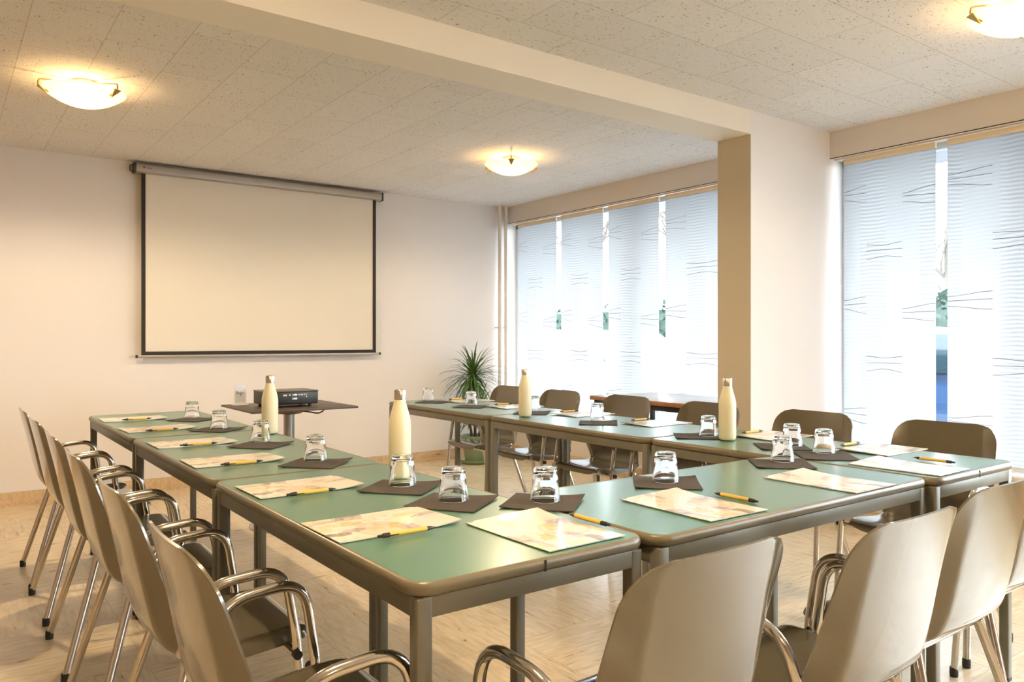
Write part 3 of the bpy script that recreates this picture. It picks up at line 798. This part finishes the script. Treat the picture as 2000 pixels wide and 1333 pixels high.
# napkins with a tumbler on each: (name, napkin x, y, rot, glass x, y, wording)
sets = [
    ('L', 1.052, 4.205, -.93, 1.075, 4.306, 'at the far end of the left row, nearest the back wall'),
    ('L', 1.030, 3.673, -.90, 1.042, 3.696, 'second from the back wall in the left row'),
    ('L', 1.016, 3.035, -.86, 1.049, 3.139, 'in the left row, just before the far-left bottle'),
    ('L', 1.017, 2.483, -.80, 1.038, 2.541, 'in the left row, between the two left-row bottles'),
    ('L', 1.044, 1.939, -.86, 1.061, 1.962, 'in front of the nearest bottle at the centre'),
    ('L', 1.054, 1.683, -.95, 1.066, 1.699, 'at the near table corner, left one of the close pair'),
    ('B', 1.241, 1.546, -.88, 1.253, 1.553, 'at the near table corner, right one of the close pair'),
    ('B', 1.695, 1.542, -.76, 1.705, 1.554, 'on the middle of the front bridging table'),
    ('B', 2.258, 1.546, -.76, 2.308, 1.576, 'on the right end of the front bridging table'),
    ('R', 2.536, 1.556, -.76, 2.605, 1.605, 'rightmost of the three grouped at the right corner'),
    ('R', 2.620, 1.790, -.76, 2.666, 1.778, 'rearmost of the three grouped at the right corner'),
    ('R', 2.611, 2.200, -.76, 2.657, 2.177, 'beside the bottle in front of the pillar'),
    ('R', 2.630, 2.840, -.76, 2.713, 2.937, 'in the middle of the window row'),
    ('R', 2.680, 3.440, -.82, 2.782, 3.552, 'partly hidden behind the far bottle of the window row'),
    ('R', 2.630, 3.990, -.90, 2.698, 4.088, 'in the window row, left of the far bottle'),
    ('R', 2.625, 4.430, -.90, 2.664, 4.566, 'at the far end of the window row'),
]
def make_napkin():
    e = bmesh.new(); a = .093; n = 8
    g = {}
    for s in (0, 1):
        for i in range(n + 1):
            for j in range(n + 1):
                u, v = i / n * 2 - 1, j / n * 2 - 1
                lift = .006 * max(0, u * v) ** 2 * (1 if u > 0 else .35) + .0012 * abs(u) ** 3
                g[s, i, j] = e.verts.new((u * a, v * a, .0002 + lift + s * (.0032 - .001 * max(abs(u), abs(v)) ** 4)))
    for i in range(n):
        for j in range(n):
            e.faces.new((g[1, i, j], g[1, i + 1, j], g[1, i + 1, j + 1], g[1, i, j + 1])); e.faces.new((g[0, i, j], g[0, i, j + 1], g[0, i + 1, j + 1], g[0, i + 1, j]))
    for i in range(n):
        e.faces.new((g[0, i, 0], g[0, i + 1, 0], g[1, i + 1, 0], g[1, i, 0])); e.faces.new((g[0, i, n], g[1, i, n], g[1, i + 1, n], g[0, i + 1, n]))
        e.faces.new((g[0, 0, i], g[1, 0, i], g[1, 0, i + 1], g[0, 0, i + 1])); e.faces.new((g[0, n, i], g[0, n, i + 1], g[1, n, i + 1], g[1, n, i]))
    return link_mesh('paper_napkin', e, M_mat, angle=50)
def make_tumbler():
    bm = bmesh.new(); seg = 40
    # upside-down tumbler: rim at z=0, thick base uppermost
    outer = [(.0388, 0), (.0395, .0012), (.0391, .003), (.0330, .052), (.0338, .0545), (.0336, .058), (.0300, .080), (.0275, .084), (.022, .0855), (1e-7, .0845)]
    inner = [(1e-7, .0715), (.020, .0715), (.0262, .068), (.0300, .054), (.0377, .003), (.0383, .0008)]
    rings = []
    for k, (r, z) in enumerate(outer + inner):
        fac = 1.0 if not (3 <= k < 0) else .02
        if r < 1e-6: rings.append([bm.verts.new((0, 0, z))]); continue
        row = []
        for s in range(seg):
            a = 2 * PI * s / seg
            rr = r
            if .006 < z < .084 and k < 9: rr = r * (1 - .010 * (1 - abs(math.cos(a * 5))))
            row.append(bm.verts.new((rr * math.cos(a), rr * math.sin(a), z)))
        rings.append(row)
    rings.append(rings[0])
    for a, b in zip(rings, rings[1:]):
        if len(a) == 1 and len(b) == 1: continue
        for s in range(seg):
            s2 = (s + 1) % seg
            if len(a) == 1: bm.faces.new((a[0], b[s], b[s2]))
            elif len(b) == 1: bm.faces.new((a[s], a[s2], b[0]))
            else: bm.faces.new((a[s], a[s2], b[s2], b[s]))
    return link_mesh('glass_tumbler', bm, M_glass, angle=35)
nap = make_napkin(); tum = make_tumbler()
for i, (r, nx_, ny_, rz, gx, gy, wd) in enumerate(sets):
    a = nap if i == 0 else nap.copy()
    b = tum if i == 0 else tum.copy()
    if i: COL.objects.link(a); COL.objects.link(b)
    a.location = (nx_, ny_, TZ + .0006); a.rotation_euler = (0, 0, rz)
    b.location = (gx, gy, TZ + .0042); b.rotation_euler = (0, 0, i * .37)
    tag(a, 'dark brown paper napkin ' + wd, 'napkin', 'dark napkins under the tumblers')
    tag(b, 'upside-down clear glass tumbler ' + wd, 'glass', 'upside-down tumblers on the napkins')

def make_brochure():
    e = empty('brochure')
    w, h = .105, .1485
    def sheet_bm(z0, th, curl, inset):
        bm = bmesh.new(); nx, ny = 8, 12; g = {}
        for s in (0, 1):
            for i in range(nx + 1):
                for j in range(ny + 1):
                    u, v = i / nx * 2 - 1, j / ny * 2 - 1
                    z = z0 + curl * (max(0, v - .2) ** 2) * (.6 + .5 * u) + curl * .35 * max(0, -v - .5) ** 2
                    g[s, i, j] = bm.verts.new((u * (w - inset), v * (h - inset), z + s * th))
        for i in range(nx):
            for j in range(ny):
                bm.faces.new((g[1, i, j], g[1, i + 1, j], g[1, i + 1, j + 1], g[1, i, j + 1])); bm.faces.new((g[0, i, j], g[0, i, j + 1], g[0, i + 1, j + 1], g[0, i + 1, j]))
        for i in range(nx):
            bm.faces.new((g[0, i, 0], g[0, i + 1, 0], g[1, i + 1, 0], g[1, i, 0])); bm.faces.new((g[0, i, ny], g[1, i, ny], g[1, i + 1, ny], g[0, i + 1, ny]))
        for j in range(ny):
            bm.faces.new((g[0, 0, j], g[1, 0, j], g[1, 0, j + 1], g[0, 0, j + 1])); bm.faces.new((g[0, nx, j], g[0, nx, j + 1], g[1, nx, j + 1], g[1, nx, j]))
        return bm
    link_mesh('cover', sheet_bm(.0021, .0007, .011, 0), M_print, e, angle=50)
    link_mesh('pages', sheet_bm(.0003, .0016, .009, .0012), M_frosted_paper, e, angle=50)
    return e
def make_pen():
    """lies along local X, clip downward side"""
    e = empty('ballpoint_pen')
    def lathe_x(name, prof, m, par):
        bm = bmesh.new(); add_lathe(bm, prof, 16); bmesh.ops.rotate(bm, verts=bm.verts, matrix=Matrix.Rotation(PI / 2, 3, 'Y'), cent=(0, 0, 0))
        for v in bm.verts: v.co.z += .0056
        return link_mesh(name, bm, m, par, angle=40)
    br = lathe_x('barrel', [(1e-7, -.043), (.0050, -.043), (.0052, -.02), (.0052, .046), (1e-7, .046)], M_pen, e)
    lathe_x('tip', [(1e-7, .046), (.0049, .046), (.0042, .056), (.0014, .066), (.0006, .070), (1e-7, .070)], M_black, e)
    lathe_x('push_button', [(1e-7, -.070), (.0028, -.070), (.0030, -.060), (.0050, -.058), (.0054, -.043), (1e-7, -.043)], M_black, e)
    box_obj('clip', (-.062, -.024, -.0090, -.0055, .0045, .0068), M_black, e, bev=.0007)
    return e
br0 = make_brochure(); tag(br0, 'x', 'brochure'); brt = collect_tree(br0)
Lr, Br, Rr = -PI / 2, 0, PI / 2
bros = [
    (.811, 4.425, Lr - .03, 'colourful printed brochure at the far end of the left row, nearest the back wall'),
    (.816, 3.880, Lr + .04, 'colourful printed brochure second from the back wall on the left row'),
    (.815, 3.265, Lr + .01, 'colourful printed brochure third from the back wall on the left row'),
    (.811, 2.718, Lr - .01, 'colourful printed brochure fourth from the back wall on the left row'),
    (.818, 2.117, Lr + .01, 'colourful printed brochure second from the near corner on the left row'),
    (.803, 1.586, Lr + .01, 'colourful printed brochure at the near corner, pointing its long side left to right'),
    (1.062, 1.325, Br + .01, 'colourful printed brochure on the front corner, its corner touching the left-row one'),
    (1.522, 1.299, Br - .02, 'colourful printed brochure on the middle of the front table'),
    (2.095, 1.278, Br, 'pale-looking printed brochure on the right end of the front table'),
    (2.545, 1.271, Br + .03, 'washed-out printed brochure at the near end of the window row, facing the camera'),
    (2.856, 1.527, Rr, 'washed-out printed brochure before the nearest window-row armchair'),
    (2.880, 2.016, Rr + .03, 'pale printed brochure before the armchair at the white pillar'),
    (2.850, 2.660, Rr, 'white-looking printed brochure beside the tumbler left of the pillar bottle'),
    (2.865, 3.220, Rr + .04, 'white-looking printed brochure right of the far window-row bottle'),
    (2.850, 3.830, Rr + .02, 'white-looking printed brochure left of the far window-row bottle'),
    (2.860, 4.370, Rr + .05, 'white-looking printed brochure at the far end of the window row'),
]
for i, (x, y, rz, lab) in enumerate(bros):
    c = br0 if i == 0 else copy_tree(brt)
    c.location = (x, y, TZ + .0006); c.rotation_euler = (0, 0, rz); c['label'] = lab; c['group'] = 'brochures laid at each seat'
pn0 = make_pen(); tag(pn0, 'x', 'pen'); pnt = collect_tree(pn0)
pens = [
    (.813, 4.325, 0, 'on the brochure nearest the back wall'),
    (.809, 3.753, .05, 'on the second brochure from the back wall'),
    (.814, 3.155, -.05, 'on the third left-row brochure'),
    (.807, 2.596, 0, 'on the fourth left-row brochure'),
    (.803, 1.990, .02, 'on the left-row brochure second from the corner'),
    (.800, 1.457, 0, 'on the brochure at the near table corner'),
    (1.186, 1.313, PI / 2, 'along the right edge of the front corner brochure'),
    (1.671, 1.281, PI / 2, 'right of the brochure midway along the front'),
    (2.707, 1.263, PI / 2 - .03, 'lying nearest the right end of the tables'),
    (2.881, 1.664, PI, 'behind the nearest window-row brochure'),
    (2.904, 2.137, PI - .05, 'behind the brochure facing the white pillar'),
    (2.891, 2.806, PI, 'behind the brochure left of the pillar bottle'),
    (2.892, 3.369, PI, 'behind the brochure right of the far bottle'),
    (2.872, 3.985, PI, 'behind the brochure left of the far bottle'),
    (2.867, 4.520, PI, 'behind the far-end window-row brochure'),
]
for i, (x, y, rz, lab) in enumerate(pens):
    c = pn0 if i == 0 else copy_tree(pnt)
    onb = i < 9
    c.location = (x, y, TZ + (.0040 if (i < 7 or i == 8) else .0006)); c.rotation_euler = (0, 0, rz)
    c['label'] = 'yellow bamboo pen with black ends ' + lab; c['group'] = 'bamboo pens beside the brochures'

def make_bottle():
    e = empty('drinking_bottle')
    bm = bmesh.new()
    prof = [(1e-7, .002), (.026, .0015), (.0315, .004), (.0345, .011), (.0352, .02), (.0352, .140), (.0345, .155), (.0315, .172), (.0265, .190), (.0215, .207), (.0190, .218), (.0185, .224), (1e-7, .224)]
    seg = 48; rings = []
    for r, z in prof:
        if r < 1e-6: rings.append([bm.verts.new((0, 0, z))]); continue
        rings.append([bm.verts.new((r * (1 - (.022 * abs(math.sin(6 * 2 * PI * k / seg)) if z < .012 else 0)) * math.cos(2 * PI * k / seg), r * (1 - (.022 * abs(math.sin(6 * 2 * PI * k / seg)) if z < .012 else 0)) * math.sin(2 * PI * k / seg), z)) for k in range(seg)])
    for a, b in zip(rings, rings[1:]):
        for k in range(seg):
            k2 = (k + 1) % seg
            if len(a) == 1: bm.faces.new((a[0], b[k2], b[k]))
            elif len(b) == 1: bm.faces.new((a[k], a[k2], b[0]))
            else: bm.faces.new((a[k], a[k2], b[k2], b[k]))
    link_mesh('body', bm, M_cream, e, angle=50)
    bm = bmesh.new(); add_lathe(bm, [(1e-7, .224), (.0168, .224), (.0168, .226), (.0190, .2265), (.0190, .254), (.0175, .2565), (.012, .2575), (1e-7, .2570)], 32)
    link_mesh('cap', bm, M_steel, e, angle=40)
    return e
bt0 = make_bottle(); tag(bt0, 'x', 'bottle', 'cream drinking bottles'); btt = collect_tree(bt0)
for i, (x, y, lab) in enumerate([(1.172, 3.385, 'cream metal bottle with brass-toned cap in front of the projector'),
                                 (1.183, 2.205, 'cream metal bottle nearest the camera, on the inner edge of the left row'),
                                 (2.528, 3.305, 'cream metal bottle on the far part of the window row, near the plant'),
                                 (2.615, 2.045, 'cream metal bottle on the window row in front of the pillar')]):
    c = bt0 if i == 0 else copy_tree(btt)
    c.location = (x, y, TZ + .0006); c.rotation_euler = (0, 0, i * .8); c['label'] = lab

# ------------------------------------------------------------------ projector stand
e = empty('projector_table', (1.772, 4.765, 0)); tag(e, 'square dark pedestal table standing before the back wall, carrying the projector', 'table')
box_obj('tabletop', (-.332, .332, -.302, .302, .737, .75), M_dark, e, bev=.003)
bm = bmesh.new(); add_lathe(bm, [(.11, .7365), (.11, .725), (.075, .700), (.034, .694), (1e-7, .694)], 28); add_lathe(bm, [(1e-7, .7365), (.11, .7365)], 28); link_mesh('mounting_plate', bm, M_dark, e)
bm = bmesh.new(); add_lathe(bm, [(1e-7, .018), (.034, .018), (.034, .70), (1e-7, .70)], 28); link_mesh('column', bm, M_pole, e)
bm = bmesh.new(); add_lathe(bm, [(1e-7, 0), (.24, 0), (.24, .008), (.22, .016), (.04, .022), (1e-7, .022)], 40); link_mesh('foot_plate', bm, M_pole, e)
tube_obj('cable_loop', fillet([(.03, -.10, .722), (.09, -.12, .712), (.14, -.13, .700), (.18, -.12, .715), (.185, -.10, .737)], .03, 5), .0045, M_black, e, 8)

e = empty('video_projector', (1.735, 4.72, .75)); tag(e, 'black video projector on the square pedestal table', 'projector')
bm = bmesh.new(); add_box(bm, -.165, .165, -.115, .115, .018, .098, bev=.008, seg=3); cs = link_mesh('housing', bm, M_black, e)
bm = bmesh.new(); add_box(bm, -.166, .166, -.116, .116, .094, .1015, bev=.003); link_mesh('lid', bm, principled('dark_taupe_plastic', (.12, .10, .085), .35), e)
for x, y in ((-.13, -.09), (.12, -.09), (-.13, .09), (.13, .09)):
    bm = bmesh.new(); add_lathe(bm, [(1e-7, 0.0005), (.012, 0.0005), (.010, .019), (1e-7, .019)], 14, x, y); link_mesh('foot', bm, M_rubber, e)
# sockets on the rear face
def port(x0, x1, z0, z1, m): 
    box_obj('port', (x0, x1, -.1175, -.114, z0, z1), m, cs, bev=.0006)
for a in ((-.06, -.035, .070, .080), (-.026, -.014, .071, .080), (-.004, .028, .069, .081), (.036, .046, .072, .080), (.050, .064, .071, .081), (.070, .076, .071, .082), (.083, .090, .072, .080), (-.004, .028, .046, .058), (.083, .091, .060, .067)):
    port(*a, M_white if a[0] > .03 or a[0] < -.03 else principled('violet_port', (.30, .26, .42), .4) if False else M_pole)
port(-.135, -.115, .045, .082, M_grey_top)
bm = bmesh.new(); bmesh.ops.create_cone(bm, cap_ends=True, segments=28, radius1=.034, radius2=.030, depth=.02, matrix=Matrix.Translation((.08, .122, .058)) @ Matrix.Rotation(-PI / 2, 4, 'X')); link_mesh('lens_barrel', bm, M_black, cs)

e = empty('sign_holder', (1.525, 4.95, .75), .12); tag(e, 'small clear tabletop sign holder with a white card, left of the projector', 'sign')
box_obj('stand_base', (-.045, .045, -.028, .028, .0006, .005), M_white, e, bev=.0015)
box_obj('clear_sleeve', (-.040, .040, -.003, .003, .005, .130), M_acryl, e)
pc = box_obj('card', (-.034, .034, -.0042, -.0032, .018, .126), M_frosted_paper, e)
tube_obj('script_mark', [(-.018 + .0035 * k, -.0046, .113 + .0018 * math.sin(k * 2.3)) for k in range(9)], .0007, M_pole, pc, 5)
pts_ = [(-.028, -.0047, .070), (-.022, -.0047, .092), (-.018, -.0047, .072), (-.012, -.0047, .082), (-.007, -.0047, .073), (0, -.0047, .081), (.001, -.0047, .058), (.004, -.0047, .074), (.010, -.0047, .082), (.014, -.0047, .073), (.02, -.0047, .080)]
bm = bmesh.new()
for a_, b_ in zip(pts_, pts_[1:]): add_tube(bm, [a_, b_], .0009, 6)
link_mesh('script_mark', bm, M_ink, pc)
tube_obj('script_mark', [(.019, -.0047, .094), (.023, -.0047, .099), (.022, -.0047, .091)], .0011, M_ink, pc, 6)

# ------------------------------------------------------------------ wooden side table by the window
e = empty('side_table', (4.17, 3.68, 0)); tag(e, 'narrow side table with wooden front edge and dark legs below the left window', 'table')
box_obj('tabletop', (-.30, .33, -.56, .56, .728, .75), M_grey_top, e, bev=.002)
box_obj('wooden_edge', (-.325, -.30, -.565, .565, .722, .751), M_wood, e, bev=.003)
for x in (-.285, .30):
    for y in (-.53, .53):
        box_obj('leg', (x - .015, x + .015, y - .015, y + .015, 0, .728), M_darkleg, e, bev=.002)
for x in (-.285, .30): box_obj('rail', (x - .012, x + .012, -.515, .515, .685, .7275), M_darkleg, e, bev=.002)

# ------------------------------------------------------------------ potted dracaena
e = empty('potted_dracaena', (4.06, 6.08, 0)); tag(e, 'spiky green dracaena plant in a green pot in the back corner by the pipes', 'plant')
bm = bmesh.new(); add_lathe(bm, [(1e-7, .001), (.125, .001), (.150, .022), (.153, .035), (.146, .037), (.125, .016), (1e-7, .014)], 36); link_mesh('saucer', bm, M_pot, e)
bm = bmesh.new(); add_lathe(bm, [(1e-7, .017), (.095, .017), (.125, .20), (.138, .235), (.141, .262), (.128, .262), (.122, .235), (1e-7, .235)], 36); link_mesh('pot', bm, M_pot, e)
bm = bmesh.new(); add_lathe(bm, [(1e-7, .243), (.07, .245), (.121, .237)], 28); link_mesh('soil', bm, M_soil, e)
rng = random.Random(5)
def leafy(name, c, n, length, par, up=(-.5, 1.3), w=.011):
    bm = bmesh.new()
    for i in range(n):
        a = rng.uniform(0, 2 * PI); el = rng.uniform(*up); L = length * rng.uniform(.65, 1.1)
        d = Vector((math.cos(a) * math.cos(el), math.sin(a) * math.cos(el), math.sin(el)))
        side = Vector((-math.sin(a), math.cos(a), 0))
        p = Vector(c) + d * .01 + Vector((0, 0, rng.uniform(-.05, .03))); prev = None; m = 8
        vel = d * (L / m); ww = w * rng.uniform(.7, 1.15)
        for k in range(m + 1):
            u = k / m; wd = ww * (1 - u) ** .6 * min(1, .45 + u * 3) + .0004
            nrm = side.cross(vel).normalized()
            v = (bm.verts.new(p - side * wd), bm.verts.new(p + nrm * wd * .35), bm.verts.new(p + side * wd))
            if prev:
                bm.faces.new((prev[0], prev[1], v[1], v[0])); bm.faces.new((prev[1], prev[2], v[2], v[1]))
            prev = v; p = p + vel; vel = (vel + Vector((0, 0, -.17 * L / m * (.35 + 1.5 * u)))).normalized() * (L / m)
            if p.y > YB - 4.0 - 2.08 - .06 + 3.72: pass
    # keep the leaves inside the room
    for v in bm.verts:
        wy = v.co.y + 6.08
        if wy > YB - .03: v.co.y = YB - .03 - 6.08 - (wy - YB + .03) * .05
        if v.co.z < .27 and math.hypot(v.co.x, v.co.y) < .16: v.co.z = .27
    return link_mesh(name, bm, M_leaf, par, angle=80)
for c0, c1 in (((0, 0, .23), (-.01, .02, .80)), ((.03, -.02, .23), (.05, -.03, .50)), ((-.03, .01, .23), (-.09, -.03, .40))):
    mid = [(c0[i] + c1[i]) / 2 + (.01 if i < 2 else 0) for i in range(3)]
    st = tube_obj('stem', [c0, mid, c1], [.014, .012, .010], M_bark, e, 10)
leafy('leaf_crown', (-.01, .02, .82), 150, .37, e, (-.9, 1.3))
leafy('leaf_crown', (.05, -.03, .52), 45, .26, e)
leafy('leaf_crown', (-.09, -.03, .42), 40, .22, e)

# ------------------------------------------------------------------ outside the windows
structure(box_obj('trim_5', (XO, 60, -40, 45, -.35, -.15), M_asph))                 # forecourt paving
bm = bmesh.new(); add_box(bm, XO, XO + .95, YF - 3, YB + 3, 2.44, 2.75); structure(link_mesh('trim_6', bm, M_ext, smooth=False))   # canopy above the windows
tag(box_obj('exterior_pier', (XO + .55, XO + .94, 7.3, 8.6, -.15, 2.44), M_ext), 'grey rendered pier outside, seen through the corner blind', 'pier')
def tree(x, y, h, r, seed, lab):
    e = empty('bare_tree', (x, y, -.15)); tag(e, lab, 'tree', 'bare trees beyond the car park')
    rg = random.Random(seed)
    bm = bmesh.new()
    pts = [(0, 0, 0), (rg.uniform(-.1, .1), 0, h * .25), (rg.uniform(-.2, .2), rg.uniform(-.2, .2), h * .5), (rg.uniform(-.3, .3), rg.uniform(-.2, .2), h)]
    add_tube(bm, pts, [r * 1.25, r, r * .85, r * .2], 12); tr = link_mesh('trunk', bm, M_bark, e)
    bm = bmesh.new()
    def grow(p, d, L, rr, lev):
        n = 4; ps = [p]; 
        for k in range(n):
            d = (d + Vector((rg.uniform(-.25, .25), rg.uniform(-.25, .25), rg.uniform(-.05, .2)))).normalized(); ps.append(ps[-1] + d * L / n)
        add_tube(bm, ps, [rr * (1 - .7 * k / n) for k in range(n + 1)], 5, caps=False)
        if lev:
            for k in range(1, n + 1):
                for _ in range(2):
                    dd = (d + Vector((rg.uniform(-1, 1), rg.uniform(-1, 1), rg.uniform(-.3, .9)))).normalized(); grow(ps[k], dd, L * .55, rr * .5, lev - 1)
    for k in range(9):
        z = h * rg.uniform(.3, .95); a = rg.uniform(0, 2 * PI)
        grow(Vector((0, 0, z)), Vector((math.cos(a), math.sin(a), .9)).normalized(), h * .2, r * .3, 2)
    link_mesh('branches', bm, M_bark, e, smooth=False)
tree(11.4, 9.75, 7, .24, 1, 'thick tree trunk outside, seen through the blind left of the pillar')
tree(24, 26.5, 9, .22, 2, 'slender bare tree outside, seen between the second and third blinds')
tree(26, 17.5, 9, .25, 3, 'bare tree outside behind the third blind from the pipes')
tree(23, 10.2, 9, .22, 4, 'bare tree outside behind the gap in the right-hand blinds')
tree(27, 1.5, 9, .25, 5, 'bare tree outside behind the rightmost blind')
def hedge(x, y, lx, ly, h, seed, lab):
    rg = random.Random(seed); bm = bmesh.new()
    n = int(900 * min(3, lx * ly / 3))
    bmesh.ops.create_cube(bm, size=1, matrix=Matrix.Translation((0, 0, h * .45)) @ Matrix.Diagonal((lx * .9, ly * .95, h * .9, 1)))
    for i in range(n):
        p = Vector((rg.uniform(-lx / 2, lx / 2), rg.uniform(-ly / 2, ly / 2), rg.uniform(0.05, h)))
        if rg.random() < .8: p.x = -lx / 2 * rg.uniform(.85, 1.05)
        s = rg.uniform(.05, .12)
        a = Vector((rg.uniform(-1, 1), rg.uniform(-1, 1), rg.uniform(-1, 1))).normalized() * s; b = Vector((rg.uniform(-1, 1), rg.uniform(-1, 1), rg.uniform(-1, 1))).normalized() * s
        bm.faces.new([bm.verts.new(p + q) for q in (a, b, -a, -b)])
    return tag(link_mesh('hedge', bm, M_hedge, smooth=False, loc=(x, y, -.15)), lab, 'hedge')
hedge(15.5, 15.5, 1.2, 18, 2.3, 8, 'long dark green hedge beyond the cars outside the left window')
hedge(19, 2, 1.2, 12, 2.0, 9, 'green hedge beyond the cars outside the right window')
def car(x, y, rz, body, lab, plate):
    e = empty('parked_car', (x, y, -.15), rz); tag(e, lab, 'car')
    # body profile in local XZ, width along Y
    def extr(name, prof, hw, m, top_in=0.0, zref=.9):
        bm = bmesh.new(); A = []; B = []
        for px, pz in prof:
            k = top_in * max(0, (pz - zref)) 
            A.append(bm.verts.new((px, -hw + k, pz))); B.append(bm.verts.new((px, hw - k, pz)))
        bm.faces.new(A); bm.faces.new(B[::-1])
        for i in range(len(prof)): j = (i + 1) % len(prof); bm.faces.new((A[i], B[i], B[j], A[j]))
        bmesh.ops.bevel(bm, geom=list(bm.edges), offset=.03, segments=2, profile=.5, affect='EDGES')
        return link_mesh(name, bm, m, e, angle=40)
    extr('car_body', [(-2.0, .28), (-2.05, .55), (-1.98, .85), (-1.1, .95), (-.45, 1.42), (.9, 1.47), (1.75, 1.05), (1.98, .95), (2.05, .55), (1.98, .28)], .86, body, .30)
    gl = extr('car_windows', [(-1.02, .98), (-.44, 1.375), (.88, 1.42), (1.62, 1.04)], .875, M_carG, .33)
    bm = bmesh.new(); add_box(bm, 1.66, 1.93, -.55, .55, 1.02, 1.06)
    link_mesh('boot_edge', bm, body, e, smooth=False)
    for wx in (-1.25, 1.25):
        for s in (-1, 1):
            bm = bmesh.new(); bmesh.ops.create_cone(bm, cap_ends=True, segments=28, radius1=.31, radius2=.31, depth=.2, matrix=Matrix.Translation((wx, s * .80, .31)) @ Matrix.Rotation(PI / 2, 4, 'X')); w = link_mesh('wheel', bm, M_rubber, e)
            bm = bmesh.new(); bmesh.ops.create_cone(bm, cap_ends=True, segments=20, radius1=.19, radius2=.17, depth=.02, matrix=Matrix.Translation((wx, s * .91, .31)) @ Matrix.Rotation(PI / 2, 4, 'X')); link_mesh('wheel_rim', bm, M_pole, w)
    for s in (-1, 1):
        box_obj('head_lamp', (-2.06, -1.93, s * .62 - .14, s * .62 + .14, .66, .80), M_white, e, bev=.02)
        box_obj('tail_lamp', (1.93, 2.06, s * .66 - .10, s * .66 + .10, .70, .90), M_red, e, bev=.02)
    pl = box_obj('number_plate', (-2.085, -2.05, -.26, .26, .42, .53), M_white, e, bev=.004)
    return e
car(8.25, 3.7, PI / 2 + .04, M_carB, 'blue parked car outside, glimpsed in the gap of the right-hand blinds', True)
car(8.4, 8.9, PI / 2 - .05, M_carW, 'white parked car outside behind the left window blinds', False)
